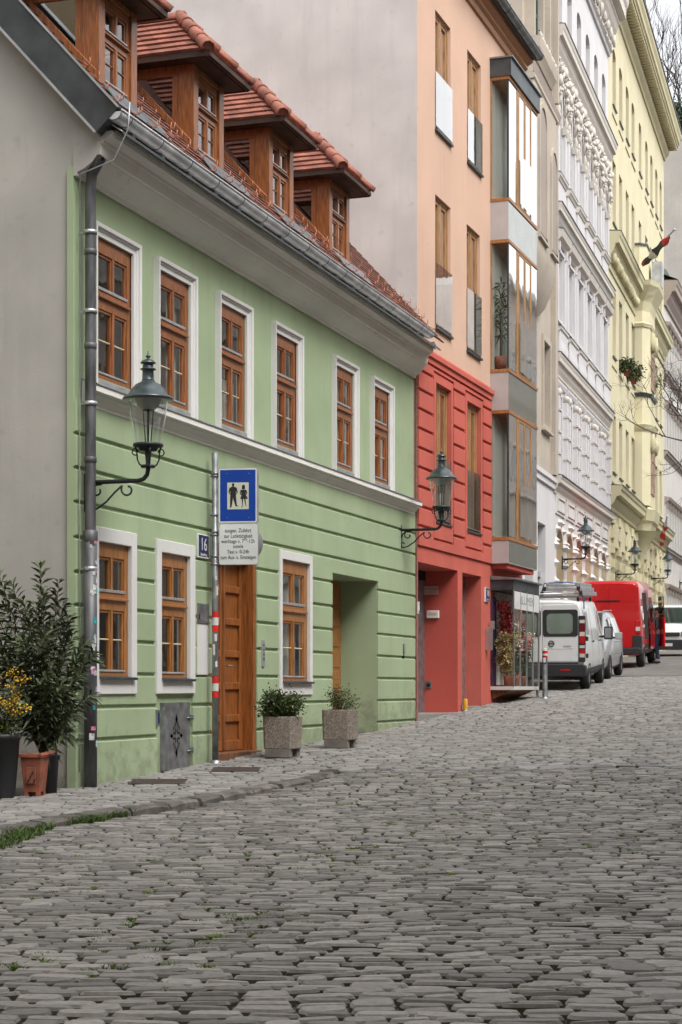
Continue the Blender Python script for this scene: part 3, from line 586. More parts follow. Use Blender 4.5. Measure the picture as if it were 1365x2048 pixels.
b.add(vs, [(0, 1, 5, 4), (1, 2, 6, 5), (2, 3, 7, 6), (3, 0, 4, 7), (0, 1, 2, 3), (4, 5, 6, 7)], 'darkzinc')
vs = [roof_pt(u, s, q) for s in (-.02, 7.2) for u, q in ((-.145, -.285), (-.145, -.262), (.0, -.262), (.0, -.285))]
b.add(vs, [(0, 1, 5, 4), (1, 2, 6, 5), (2, 3, 7, 6), (3, 0, 4, 7), (0, 1, 2, 3), (4, 5, 6, 7)], 'lightzinc')
vs = [roof_pt(u, s, q) for s in (-.02, 7.2) for u, q in ((-.14, .055), (-.14, .075), (-.02, .06), (-.02, .05))]
b.add(vs, [(0, 1, 5, 4), (1, 2, 6, 5), (2, 3, 7, 6), (3, 0, 4, 7), (0, 1, 2, 3), (4, 5, 6, 7)], 'lightzinc')
b.build('verge_flashing', GH)
# wire snow hooks in two staggered rows, a snow fence sheet between the dormers
b = MB(); b.tube([(0, .02, -.01), (0, -.03, .025), (0, -.055, .03), (0, -.06, .10)], .006, 'hook', 5); b.tube([(0, .06, .085), (0, -.03, .03)], .005, 'hook', 4); hk = None
hm = b.mesh('snow_hook'); q = 0
for row, s in enumerate((.20, .42, .64, .86)):
    u = .12+row*.09
    while u < UE-.15:
        blocked = any(d-.1 < u < d+DW+.1 for d in DU) and s > .6
        if not blocked and q < 98:
            o = link('snow_hook', hm, roof, roof_pt(u+random.uniform(-.03, .03), s, .025)); o.rotation_euler = (random.uniform(-.12, .12), random.uniform(-.1, .1), random.uniform(-.5, .5)); o.scale = (1, 1, random.uniform(.8, 1.15)); q += 1
        u += random.uniform(.36, .52)
for d in DU:
    b = MB(); vs = [roof_pt(u, s, q) for u in (d-.16, d+DW+.25) for s, q in ((.32, .03), (.62, .045), (.62, .06), (.32, .036))]
    b.add(vs, [(0, 1, 5, 4), (1, 2, 6, 5), (2, 3, 7, 6), (3, 0, 4, 7), (0, 1, 2, 3), (4, 5, 6, 7)], 'zinc'); b.build('roof_flashing', roof)
# dormers
def dormer():
    z0, z1 = 7.40, 8.46; m = 'wood'; w = DW; e = MB()
    y0 = .0; D = 1.9
    e.box(0, .14, y0, y0+.2, z0, z1, m); e.box(w-.14, w, y0, y0+.2, z0, z1, m)             # corner posts
    e.box(.14, w-.14, y0+.01, y0+.12, z1-.07, z1, m); e.box(.14, w-.14, y0-.02, y0+.12, z0-.03, z0+.05, 'zinc')
    for x0, x1 in ((0., .06), (w-.06, w)):                                                # side walls: head rail, rake rail, back stile
        e.box(x0, x1, y0+.2, D, z1-.12, z1, m); e.box(x0+.005, x1-.005, .2, .28, z0+.25, z1-.12, m)
        zr = lambda y: RZ0+(y-RY0)*TAN
        vs = [(x, y, zr(y)+q) for x in (x0-.012*(x0 == 0), x1+.012*(x0 > 0)) for y, q in ((.03, -.06), (1.15, -.06), (1.02, .10), (.03, .12))]
        e.add(vs, [(0, 1, 2, 3), (4, 5, 6, 7), (0, 1, 5, 4), (1, 2, 6, 5), (2, 3, 7, 6), (3, 0, 4, 7)], m)
    d = e.build('dormer', GH, .006)
    p = MB()
    for x in (.02, w-.02): p = MB(); p.poly([(x, .2, 7.75), (x, .2, z1-.12), (x, .95, z1-.12), (x, .9, z1-.2)], 'sidepane'); p.build('side_pane', d)
    f = casement(d, .14, z0+.05, w-.28, z1-z0-.12, y0+.03, 'wood', drip='lightzinc', paleledge=False)
    # hipped roof with tiled slopes
    s = MB(); ov = .20; yb = 2.3; ex0, ex1, ey = -ov, w+ov, -ov-.05; half = (w+2*ov)/2; rise = half*1.0; rk = z1+.06
    pr = (w/2, ey+half*.95, rk+rise); bk = (w/2, yb+.6, rk+rise)
    s.box(ex0+.05, ex1-.05, ey+.05, yb, z1, z1+.03, 'soffit')
    def slope(a0, a1, b0, b1, n, m):     # eave a0-a1, top b0-b1
        a0, a1, b0, b1 = map(Vector, (a0, a1, b0, b1)); nv = (a1-a0).cross(b0-a0).normalized()
        if nv.z < 0: nv = -nv
        for i in range(n):
            t0, t1 = i/n, (i+1.25)/n if i < n-1 else 1.
            q0, q1 = a0.lerp(b0, t0), a1.lerp(b1, t0); r0, r1 = a0.lerp(b0, min(t1, 1)), a1.lerp(b1, min(t1, 1)); L = max(1, int((q1-q0).length/.17+.5))
            for k in range(L):
                s0_, s1_ = k/L+.0006, (k+1)/L-.0006; j = random.uniform(-.003, .003)
                A, B, C, Dd = q0.lerp(q1, s0_), q0.lerp(q1, s1_), r0.lerp(r1, s1_), r0.lerp(r1, s0_)
                s.add([A+nv*(.038+j), B+nv*(.038+j), C+nv*.008, Dd+nv*.008, A+nv*.004, B+nv*.004], [(0, 1, 2, 3), (4, 5, 1, 0), (4, 0, 3), (5, 2, 1)], m)
    n = 7
    slope((ex0, yb, rk), (ex0, ey, rk), bk, pr, n, 'tile'); slope((ex1, ey, rk), (ex1, yb, rk), pr, bk, n, 'tile'); slope((ex0, ey, rk), (ex1, ey, rk), pr, pr, n, 'tile')
    s.poly([(ex0, yb, rk), (ex0, ey, rk), pr, bk], 'soffit'); s.poly([(ex1, yb, rk), (ex1, ey, rk), pr, bk], 'soffit'); s.poly([(ex0, ey, rk), (ex1, ey, rk), pr], 'soffit')
    rf = s.build('dormer_roof', d)
    c = MB()    # eaves boards and small gutter
    for x0, x1, ya, yb_ in ((ex0, ex0+.03, ey, yb), (ex1-.03, ex1, ey, yb)): c.box(x0, x1, ya, yb_, z1-.005, rk+.005, 'soffit')
    c.box(ex0+.03, ex1-.03, ey, ey+.03, z1-.005, rk+.005, 'soffit'); c.box(ex0+.02, ex1-.02, ey-.03, ey, z1+.0, z1+.05, 'soffit')
    c.build('eaves_board', d)
    h = MB()
    for a, q in (((ex0-.01, ey-.01, rk+.02), pr), ((ex1+.01, ey-.01, rk+.02), pr), ((pr[0], pr[1]-.05, pr[2]), bk)):
        a, q = Vector(a), Vector(q)+Vector((0, 0, .03)); L = (q-a).length; N = max(2, int(L/.27)); ax = (q-a).normalized(); sd = ax.cross(Vector((0, 0, 1))).normalized(); upv = sd.cross(ax)
        for i in range(N):
            p0, p1 = a+ax*(L*i/N-.02), a+ax*(L*(i+1)/N+.03); vs = []
            for P, R in ((p0, .092), (p1, .072)):
                for t in np.linspace(-.35, math.pi+.35, 11): vs.append(P+sd*R*math.cos(t)+upv*R*math.sin(t))
                for t in np.linspace(math.pi+.35, -.35, 11): vs.append(P+sd*(R-.016)*math.cos(t)+upv*(R-.016)*math.sin(t))
            h.add(vs, [(k, (k+1) % 22, (k+1) % 22+22, k+22) for k in range(22)]+[tuple(range(22)), tuple(range(22, 44))[::-1]], 'ridge', True)
            if i == 0: h.poly([p0+ax*.03+sd*.075*math.cos(t)+upv*.075*math.sin(t) for t in np.linspace(-.3, math.pi+.3, 11)], 'ridge')
    h.build('ridge_tiles', d); return d
dm = dormer(); dm.location = (DU[0], 0, 0)
for u in DU[1:]: again(dm, GH, (u, 0, 0))
# doors
b = MB(); u0, u1, z0, z1 = 3.56, 5.06, .34, 2.90
b.box(u0, u0+.1, .0, .2, z0, z1, 'door'); b.box(u1-.1, u1, -.012, .2, z0-.06, z1, 'door'); b.box(u0+.1, u1-.1, .0, .2, z1-.12, z1, 'door')
b.box(u0, u1, -.09, .25, .1, .355, 'oldwood')
dr = b.build('door_frame', GH, .006); b = MB()
for k, (a, c) in enumerate(((u0+.1, u0+.74), (u0+.745, u1-.1))):
    b.box(a, c, .17, .2, z0+.02, z1-.12, 'door'); w = c-a; nz = 6; H = z1-.12-z0-.02
    b.frame(a, c, z0+.02, z1-.12, .085, .135, .17, 'door', .09, .13)
    for i in range(1, nz): q = z0+.02+H*i/nz; b.box(a+.085, c-.085, .137, .17, q-.045, q+.045, 'door')
    b.box(a+w/2-.02, a+w/2+.02, .14, .17, z0+.1, z1-.2, 'door') if k == 9 else None
b.box(u0+.735, u0+.775, .118, .14, z0+.03, z1-.13, 'door')
d = b.build('door', GH, .008); b = MB(); b.tube([(u0+.82, .125, 1.42), (u0+.82, .07, 1.42), (u0+.92, .07, 1.42)], .01, 'steel'); b.build('handle', d)
b = MB(); u0, u1 = 8.06, 10.27
b.box(u0, u1, .58, .62, .4, 2.80, 'wood2')
for k in range(2):
    for i in range(7): b.box(u0+.1+k*1.08, u0+1.0+k*1.08, .566, .582, .5+i*.32, .76+i*.32, 'wood2')
b.build('door', GH, .006)
b = MB(); b.box(u0, u1, .0, .58, .1, .435, 'paver'); b.build('door_step', GH)
# downpipe with brackets and stickers
b = MB(); px, py = .125, -.13
b.tube([(px-.07, py-.15, 6.47), (px-.05, py-.10, 6.42), (px-.01, py-.02, 6.33), (px, py, 6.2), (px, py, 6.1), (px, py, 2.7)], .056, 'pipe', 14, False)
b.tube([(px, py, 2.72), (px, py, .1)], .066, 'pipe', 14); b.lathe([(.066, 2.62), (.075, 2.64), (.075, 2.72), (.058, 2.74)], 'pipe', (px, py, 0), 14)
b.lathe([(.105, .08), (.105, .12), (.07, .14)], 'pipe', (px, py, 0), 14)
for z in (5.55, 4.6, 3.45): b.lathe([(.058, z-.03), (.064, z-.025), (.064, z+.025), (.058, z+.03)], 'pipe', (px, py, 0), 14)
dp = b.build('downpipe', GH); bk = None
for z in (5.75, 4.02, 2.35, 4.95):
    if bk is None: b = MB(); b.lathe([(.062, -.02), (.07, -.018), (.07, .018), (.062, .02)], 'lightzinc', (px, py, 0), 14); b.box(px-.012, px+.012, py+.05, 0, -.012, .012, 'lightzinc'); b.box(px-.08, px-.06, py-.012, py+.012, -.015, .015, 'lightzinc'); bk = b.build('pipe_bracket', dp, 0, (0, 0, z))
    else: again(bk, dp, (0, 0, z))
cols = [(.6, .58, .56), (.45, .6, .66), (.62, .62, .62), (.05, .05, .05), (.4, .3, .45), (.55, .55, .5), (.02, .3, .3), (.6, .2, .3), (.7, .7, .68)]
for i in range(26):
    z = random.choice([random.uniform(1.2, 2.6), random.uniform(.5, 2.6)]) if i > 2 else (.62, .55, 2.2)[i]; h = random.uniform(.03, .09); a0 = random.uniform(-2.9, -1.75); da = random.uniform(.35, .9); c = cols[i % 9]
    mm = mat('sticker_%d' % (i % 9), c, .6, var=.35, scale=25); ts = np.linspace(a0, a0+da, 6); s = MB(); r = .0685
    s.add([(px+r*math.cos(t), py+r*math.sin(t), z) for t in ts]+[(px+r*math.cos(t), py+r*math.sin(t), z+h) for t in ts], [(k, k+1, k+7, k+6) for k in range(5)], mm, True); s.build('sticker', dp)
# lightning wire
b = MB(); b.tube([(.01, -.62, 6.98), (.015, -.60, 6.72), (.01, -.45, 6.42), (-.03, -.1, 6.3), (.04, -.055, 6.22), (.04, -.05, 3), (.045, -.05, .3)], .007, 'lightzinc', 5); b.build('lightning_wire', GH)
# small fittings on the front
b = MB(); b.box(2.11, 2.88, -.035, 0, .22, .98, 'steel')
def orn(s_):
    return [(s_*x, z) for x, z in ((.0, .0), (.018, .06), (.012, .1), (.045, .15), (.02, .2), (.0, .28))]
hx, hz_ = 2.49, .60
for q in (1, -1):
    for t in (1, -1):
        for (dx, dz, w, h) in ((.0, .19, .022, .05), (.03, .13, .012, .035), (.055, .09, .012, .03), (.10, .0, .03, .022), (.05, .03, .025, .014), (.018, .05, .012, .04)):
            cx_, cz_ = hx+q*dx*1.35, hz_+t*dz; w, h = w*1.5, h*1.25; b.add([(cx_-w, -.0362, cz_), (cx_, -.0362, cz_-h), (cx_+w, -.0362, cz_), (cx_, -.0362, cz_+h)], [(0, 1, 2, 3)], 'dark')
o = b.build('cellar_hatch', GH, .0); b = MB()
for z in (.42, .80): b.box(2.86, 2.95, -.05, -.0, z-.035, z+.035, 'zinc'); b.tube([(2.78, -.045, z), (2.93, -.055, z)], .008, 'steel')
b.build('hinge', o); b = MB(); b.box(2.13, 2.145, -.042, -.035, .9, .93, 'lightzinc'); b.build('latch', o)
b = MB(); b.frame(3.10, 3.44, 2.675, 2.955, .014, -.045, -.0, 'enamel'); b.box(3.112, 3.428, -.042, 0, 2.69, 2.94, 'plate'); npl = b.build('house_number', GH, .003)
text('16', .21, 'enamel', 'lettering', npl, (3.275, -.0425, 2.832), sx=.95); text('Spittelberg', .045, 'enamel', 'lettering', npl, (3.275, -.0425, 2.718), sx=1.0)
b = MB(); b.box(3.10, 3.44, -.04, 0, 1.93, 2.14, 'steel'); b.box(3.09, 3.45, -.05, 0, 1.905, 1.925, 'zinc'); b.box(3.125, 3.155, -.043, -.04, 1.95, 2.01, 'dark'); b.build('letter_slot', GH, .003)
b = MB(); b.box(3.10, 3.43, -.038, 0, 1.30, 1.90, 'trim'); b.build('meter_cover', GH, .003)
b = MB(); b.box(1.93, 2.005, -.05, 0, .72, .90, 'steel'); b.box(1.945, 1.99, -.053, -.05, .75, .87, 'plate'); b.build('bell_panel', GH, .004)
b = MB(); b.box(5.20, 5.30, -.045, 0, 1.42, 1.76, 'lightzinc')
for k in range(4): b.box(5.235, 5.265, -.048, -.045, 1.5+k*.06, 1.53+k*.06, 'dark')
b.build('intercom', GH, .004)
b = MB(); b.box(11.62, 11.71, -.045, 0, 1.72, 1.86, 'steel'); b.box(11.64, 11.69, -.048, -.045, 1.74, 1.84, 'lightzinc'); b.box(11.655, 11.675, -.04, 0, 1.62, 1.72, 'dark'); b.build('key_box', GH, .004)
# ============================================================ coral and apricot house
RH = FR.thing('apartment_house', 'coral and apricot house with a glazed bay above a flower shop window', 'house')
RE = 7.40
rw = [(1.06, 10.77, .96, 2.06, 11.76), (3.14, 10.79, .96, 2.06, 11.76), (1.06, 7.36, .96, 2.29, 8.47), (3.10, 7.33, .93, 2.31, 8.47)]
rr = [(1.03, 4.02, .93, 2.37, 5.13), (3.05, 4.03, .94, 2.35, 5.14)]
ent = [(-.02+.06, 2.49, .3, 3.25, .66), (2.80, 4.13, .4, 3.24, .36)]
b = MB(); wall(b, 0, RE, 6.80, 14.2, [(u, u+w, z, z+h, .14) for u, z, w, h, _ in rw], 'orange')
b.build('upper_wall', RH)
b = MB(); holes = [(u, u+w, z, z+h, .14) for u, z, w, h, _ in rr]+ent
wall(b, 0, RE, -.2, 6.8, holes, 'red')
rust(b, 0, 4.80, (6.45, 6.125, 5.80, 5.475, 5.15, 4.825, 4.50, 4.175, 3.85), 6.62, 3.53, [(u-.17, u+w+.17, z-.34, z+h+.19) for u, z, w, h, _ in rr], 'red', .035, .04, .014)
b.quad((0, 0, -.2), (0, .1, -.2), (0, .1, 6.8), (0, 0, 6.8), 'red')
for u, z, w, h, _ in rr: b.frame(u-.13, u+w+.13, z-.30, z+h+.15, .12, -.03, 0, 'red', .14, .26)
b.profile([(0, 6.66), (-.05, 6.66), (-.05, 6.74), (-.085, 6.76), (-.085, 6.84), (-.03, 6.87), (0, 6.92)], 0, 4.78, 'red')
b.profile([(0, 3.46), (-.036, 3.46), (-.036, 3.505), (0, 3.505)], 0, 4.80, 'red') if 0 else None
b.build('lower_wall', RH)
b = MB(); fh = 15.2
b.poly([(0, .0, -.2), (0, 13, -.2), (0, 13, 15), (0, 8, 19), (0, .6, 14.9), (0, 0, 14.2)], 'fire'); b.build('firewall', RH)
b = MB(); b.quad((RE, 0, -.2), (RE, 13, -.2), (RE, 13, 15), (RE, 0, 14.2), 'orange'); b.quad((0, 13, -.2), (RE, 13, -.2), (RE, 13, 15), (0, 13, 15), 'orange'); b.build('rear_wall', RH)
b = MB(); vs = [(u, y, z) for u in (-.1, RE+.0) for y, z in ((-.3, 14.12), (8, 19.1), (13.2, 15), (13.2, 14.9), (8, 18.9), (-.3, 14.0))]
b.add(vs, [(i, (i+1) % 6, (i+1) % 6+6, i+6) for i in range(6)]+[tuple(range(6)), tuple(range(6, 12))[::-1]], 'darkzinc'); b.build('roof', RH)
b = MB(); b.profile([(0, 13.72), (-.05, 13.72), (-.06, 13.82), (-.12, 13.86), (-.12, 13.92), (-.22, 13.98), (-.26, 14.10), (0, 14.16)], -.02, RE, 'wood2'); b.build('cornice', RH)
b = MB(); n = 8; ar = [(-.34+.09*math.cos(t), 14.13+.09*math.sin(t)) for t in np.linspace(math.pi, 2*math.pi, n)]; b.profile(ar+[(y*1., z+.006) for y, z in ar[::-1]], -.05, RE+.1, 'zinc')
b.tube([(-.05, -.43, 14.13), (RE+.1, -.43, 14.13)], .014, 'zinc')
for k in range(9): b.tube([(.2+k*.9, -.34, 14.135+.0), (.24+k*.9, -.34, 14.135)], .098, 'darkzinc', 10)
b.build('gutter', RH)
room(RH, 0, RE, -.2, 14, 1.5)
b = MB()
for z in (6.95, 10.2, 13.6): b.box(.02, RE-.02, .2, 1.5, z, z+.05, 'interior')
for u in (2.6, 4.5): b.box(u, u+.05, .3, 1.5, 3.5, 13.6, 'interior')
b.build('floor_slab', RH)
def french(parent, u, z, w, h, zp, m, frost='frosted'):
    b = MB(); b.frame(0, w, 0, h, .05, .05, .14, m); b.box(w*.46, w*.56, .055, .1, .05, h-.05, m)
    for a, c in ((.05, w*.46), (w*.56, w-.05)): b.frame(a, c, .05, h-.05, .055, .065, .11, m)
    b.box(-.03, w+.03, -.055, .14, -.04, .0, 'darkzinc'); b.box(.0, w, -.03, .04, .03, .045, 'steel')
    o = b.build('window', parent, .004, (u, 0, z)); p = MB()
    for a, c in ((.1, w*.46-.05), (w*.56+.05, w-.1)): t = random.uniform(-.003, .003); p.quad((a, .09+t, .1), (c, .09-t, .1), (c, .09-t, h-.1), (a, .09+t, h-.1), 'mirror')
    p.build('pane', o); q = MB(); q.quad((-.03, -.022, .06), (w+.05, -.022, .06), (w+.05, -.022, zp-z), (-.03, -.022, zp-z), 'panel' if frost != 'frosted' else 'balustrade_clear')
    for x in (.0, w): q.box(x-.015, x+.03, -.02, .03, .2, .26, 'steel'); q.box(x-.015, x+.03, -.02, .03, zp-z-.2, zp-z-.14, 'steel')
    q.build('glass_balustrade', o); return o

for i, (u, z, w, h, zp) in enumerate(rw): french(RH, u, z, w, h, zp, 'larch', 'clear')
for u, z, w, h, zp in rr: french(RH, u, z, w, h, zp, 'larch')
# glazed bay
B0, B1, BP = 4.80, RE-.24, .36
b = MB(); b.box(B0-.03, B1+.04, -BP-.06, .0, 12.86, 13.2, 'darkzinc'); b.box(B0-.06, B1+.1, -BP-.10, 0, 13.2, 13.235, 'zinc'); b.build('bay_roof', RH, .004); b = MB()
lv = [(12.83, 10.56), (9.70, 7.28), (6.43, 4.06)]
for zt, zb in lv:
    for z in (zt, zb-.06): q = MB(); q.box(B0-.012, B1+.02, -BP-.02, 0, z-.03, z+.035, 'wood2'); q.build('bay_rail', RH, .004)
for z0, z1 in ((9.74, 10.47), (6.47, 7.19)):
    b.quad((B0, 0, z0), (B0, -BP, z0), (B0, -BP, z1), (B0, 0, z1), 'panelgrey'); b.quad((B1, 0, z0), (B1, -BP, z0), (B1, -BP, z1), (B1, 0, z1), 'panelgrey'); b.quad((B0, -BP, z0), (B1, -BP, z0), (B1, -BP, z1), (B0, -BP, z1), 'greenpanel')
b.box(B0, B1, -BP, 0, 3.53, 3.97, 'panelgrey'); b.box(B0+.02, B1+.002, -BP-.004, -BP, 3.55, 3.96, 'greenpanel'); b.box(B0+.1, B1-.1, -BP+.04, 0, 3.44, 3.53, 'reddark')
bay = b.build('bay', RH, .004)
for zt, zb in lv:
    f = MB(); h = zt-zb; c0, c1 = B0+.78, B1-.52
    f.box(B0-.004, B0+.025, -BP-.004, -BP+.03, zb-.03, zt-.03, 'plastic'); f.box(c0-.13, c0, -BP-.01, -BP+.05, zb-.03, zt-.03, 'larch'); f.box(c1, c1+.03, -BP-.006, -BP+.05, zb-.03, zt-.03, 'larch')
    for a, c in ((c0, (c0+c1)/2), ((c0+c1)/2, c1)): f.frame(a, c, zb-.02, zt-.03, .055, -BP-.01, -BP+.05, 'larch')
    f.box(B0-.003, B0+.02, -.035, 0, zb-.03, zt-.03, 'larch'); o = f.build('bay_window', bay, .003); g = MB()
    g.quad((B0, 0, zb), (B0, -BP, zb), (B0, -BP, zt), (B0, 0, zt), 'bayside'); g.quad((B1, 0, zb), (B1, -BP, zb), (B1, -BP, zt), (B1, 0, zt), 'sidepane')
    for a, c in ((B0, c0-.13), (c0, c1), (c1+.03, B1)): g.quad((a, -BP, zb), (c, -BP, zb), (c, -BP, zt), (a, -BP, zt), 'mirror')
    g.quad((c0-.02, -BP-.05, zb+.04), (c1+.05, -BP-.05, zb+.04), (c1+.05, -BP-.05, zb+h*.44), (c0-.02, -BP-.05, zb+h*.44), 'panel'); g.build('pane', o)
    q = MB(); q.box(B0+.1, B1-.05, -.05, -.0, zb, zt, 'palegrey'); q.build('curtain', o)
# entrances
b = MB(); u0, u1 = .04, 2.49
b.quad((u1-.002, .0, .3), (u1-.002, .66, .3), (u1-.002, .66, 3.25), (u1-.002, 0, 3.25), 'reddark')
b.box(u0, u1, .60, .66, 3.08, 3.25, 'dark'); b.box(u0, u0+.9, .61, .655, .62, .74, 'dark'); b.box(u0, u0+.32, .56, .6, .74, 1.5, 'steel'); b.box(u0+.0, u0+.06, .55, .6, .74, 3.1, 'alu'); b.box(u0+.26, u0+.34, .55, .6, .74, 3.1, 'alu'); b.box(u0+.34, u1, .62, .655, .6, 3.1, 'steel')
dr = b.build('door', RH); g = MB(); g.quad((u0+.06, .58, 1.5), (u0+.26, .58, 1.5), (u0+.26, .58, 3.08), (u0+.06, .58, 3.08), 'mirror'); g.build('pane', dr)
b = MB(); b.box(0.04, 2.49, 0, .66, .2, .70, 'paver'); b.box(2.80, 4.13, 0, .36, .2, .80, 'paver'); b.build('door_step', RH)
b = MB(); b.box(2.80, 4.13, .32, .36, .3, 3.24, 'steel'); b.box(2.81, 3.2, .30, .32, .8, 3.2, 'alu'); b.build('door', RH)
def on_reveal(b, d0, d1, z0, z1, m, t=.012, uu=None): u = (uu if uu is not None else 2.49)-.004; b.box(u-t, u, d0, d1, z0, z1, m)
b = MB(); on_reveal(b, .36, .62, 2.83, 2.98, 'signred'); n = b.build('notice', RH); 
t = text('ACHTUNG', .062, 'redpaint', 'lettering', n, (2.472, .49, 2.93)); t.rotation_euler = (R_(90), 0, R_(-90))
t = text('VIDEOÜBERWACHT', .026, 'redpaint', 'lettering', n, (2.472, .49, 2.868)); t.rotation_euler = (R_(90), 0, R_(-90))
b = MB(); on_reveal(b, .34, .57, 2.40, 2.54, 'enamel', .05); on_reveal(b, .37, .54, 2.44, 2.51, 'cream', .052); b.build('wall_lamp', RH, .01)
b = MB(); on_reveal(b, .49, .59, 1.14, 1.27, 'steel', .015); o = b.build('socket', RH); b = MB(); b.lathe([(.0, .02), (.035, .02), (.04, 0)], 'dark', (0, 0, 0), 12); s = b.build('socket_lid', o, 0, (2.472, .54, 1.20)); s.rotation_euler = (0, R_(-90), 0)
b = MB(); b.box(-.0+.0, .035, -.03, 0, 2.38, 2.58, 'enamel'); b.box(.002, .034, -.034, -.03, 2.39, 2.43, 'blue'); b.build('intercom', RH)
b = MB(); b.box(4.36, 4.62, -.03, 0, 2.78, 3.05, 'enamel'); b.box(4.37, 4.61, -.034, -.03, 2.79, 3.04, 'plate'); o = b.build('house_number', RH); text('18', .17, 'enamel', 'lettering', o, (4.49, -.036, 2.94)); text('Gasse', .05, 'enamel', 'lettering', o, (4.49, -.036, 2.825))
b = MB(); b.box(4.44, 4.50, -.13, -.0, 1.86, 2.30, 'alu'); b.box(4.6, 4.7, -.12, -.05, 2.26, 2.42, 'alu'); b.tube([(4.45, -.05, 2.28), (4.66, -.06, 2.3)], .015, 'steel'); b.build('ashtray', RH, .01)
yp = MB(); x, y, z = FR.w(2.72, .08, 0); z = float(gs(y)); yp.lathe([(.045, 0), (.045, .3), (.03, .33), (0, .33)], 'cream', (0, 0, 0), 10)

yp = MB(); yp.lathe([(.042, 0), (.042, .2), (.03, .225), (0, .225)], 'yellowpaint', (0, 0, 0), 10); yp.lathe([(.06, 0), (.06, .02), (.04, .025)], 'steel', (0, 0, 0), 10)
o = yp.build('guard_post'); o.location = (x, y, z); tag(o, 'short yellow guard post at the foot of the pillar between the two coral doorways', 'post')
# flower shop window
S0, S1, SP = 4.80, 6.94, .46
sh = MB(); sh.box(S0-.0, S1, -SP, 0, 3.02, 3.22, 'darkzinc'); sh.profile([(0, 3.30), (-SP-.06, 3.25), (-SP-.06, 3.215), (0, 3.22)], S0-.03, S1+.06, 'zinc')
sh.box(S0, S1, -SP, 0, 1.10, 1.17, 'palegrey'); sh.profile([(0, .92), (-SP+.14, 1.06), (-SP+.08, 1.10), (0, 1.10)], S0+.1, S1-.1, 'oldwood'); sh.box(S1-.06, S1, -SP, -SP+.05, .86, 1.10, 'steel')
for u in np.linspace(S0, S1-.03, 5)[[0, 1, 2, 3, 4]]: sh.box(u, u+.028, -SP-.012, -SP+.02, 1.17, 3.02, 'alu')
sh.box(S1-.05, S1-.02, -SP, -SP+.04, .3, 1.1, 'steel')
so = sh.build('shop_window', RH, .004); g = MB(); g.quad((S0, -.0, 1.17), (S0, -SP, 1.17), (S0, -SP, 3.02), (S0, 0, 3.02), 'shopglass'); g.quad((S0, -SP, 1.17), (S1, -SP, 1.17), (S1, -SP, 3.02), (S0, -SP, 3.02), 'shopglass'); g.quad((S1, 0, 1.17), (S1, -SP, 1.17), (S1, -SP, 3.02), (S1, 0, 3.02), 'shopglass'); g.build('pane', so)
g = MB(); g.box(S0+.04, S1-.03, -SP-.004, -SP-.001, 2.66, 3.0, 'signwhite'); g.build('banner', so); text('BLUMEN', .24, 'lightzinc', 'lettering', so, (S0+1.1, -SP-.006, 2.84), sx=1.3)
text('ATELIER', .085, 'signwhite', 'lettering', so, (S0+.62, -SP-.004, 2.05), sx=1.1); text('FLORISTIK', .06, 'signwhite', 'lettering', so, (S0+.62, -SP-.004, 1.88), sx=1.1)
g = MB(); g.box(S0+.01, S0+.35, -.03, -.0, 1.2, 2.9, 'purple'); g.box(S0+.35, S1, -.03, 0, 1.2, 3.0, 'palegrey'); g.build('backdrop', so)
# ============================================================ stone house with the rounded bay
BH = FB.thing('stone_house', 'beige stone house with a rounded oriel and green shuttered balcony storey', 'house')
BE = 4.04
b = MB(); wall(b, 0, BE, 5.9, 22, [(2.5, 3.35, 6.95, 8.78, .22), (.25, 1.0, 6.95, 8.78, .22)], 'beige'); wall(b, 0, BE, .3, 5.9, [(1.9, 2.95, .8, 4.75, .3), (.3, 1.3, 1.8, 4.6, .25)], 'white')
b.profile([(0, 5.66), (-.05, 5.66), (-.05, 5.78), (-.09, 5.80), (-.09, 5.9), (0, 5.93)], 0, BE, 'white'); b.quad((0, 0, 0), (0, 11, 0), (0, 11, 22), (0, 0, 22), 'beige')
shell(b, .001, BE-.001, 11, 0, 22, 'beige', .01); b.build('wall', BH)
room(BH, 0, BE, 0, 20, 1.2)
def plainwin(parent, u, z, w, h, y=.2, m='paleframe', arch=0, name='window'):
    b = MB(); b.frame(0, w, 0, h, .07, 0, .05, m); b.box(w/2-.03, w/2+.03, -.005, .04, .07, h-.07, m); b.box(.07, w-.07, 0, .04, h*.62, h*.62+.06, m)
    o = b.build(name, parent, 0, (u, y, z)); p = MB(); p.quad((.05, .03, .05), (w-.05, .03, .05), (w-.05, .03, h-.05), (.05, .03, h-.05), 'pane'); p.build('pane', o); return o
plainwin(BH, 2.5, 6.95, .85, 1.83); plainwin(BH, .25, 6.95, .75, 1.83)
b = MB(); b.box(1.9, 2.95, .28, .3, .8, 3.6, 'frosted'); b.box(1.88, 2.97, .1, .3, 3.6, 3.72, 'lightzinc'); b.build('door', BH)
for u, z, w, h in ((2.5, 6.95, .85, 1.83), (.25, 6.95, .75, 1.83)):
    b = MB(); b.frame(-.12, w+.12, -.12, h+.12, .12, -.05, 0, 'beige'); b.box(-.15, w+.15, -.1, .15, -.16, -.1, 'beige'); b.build('window_surround', BH, 0, (u, 0, z))
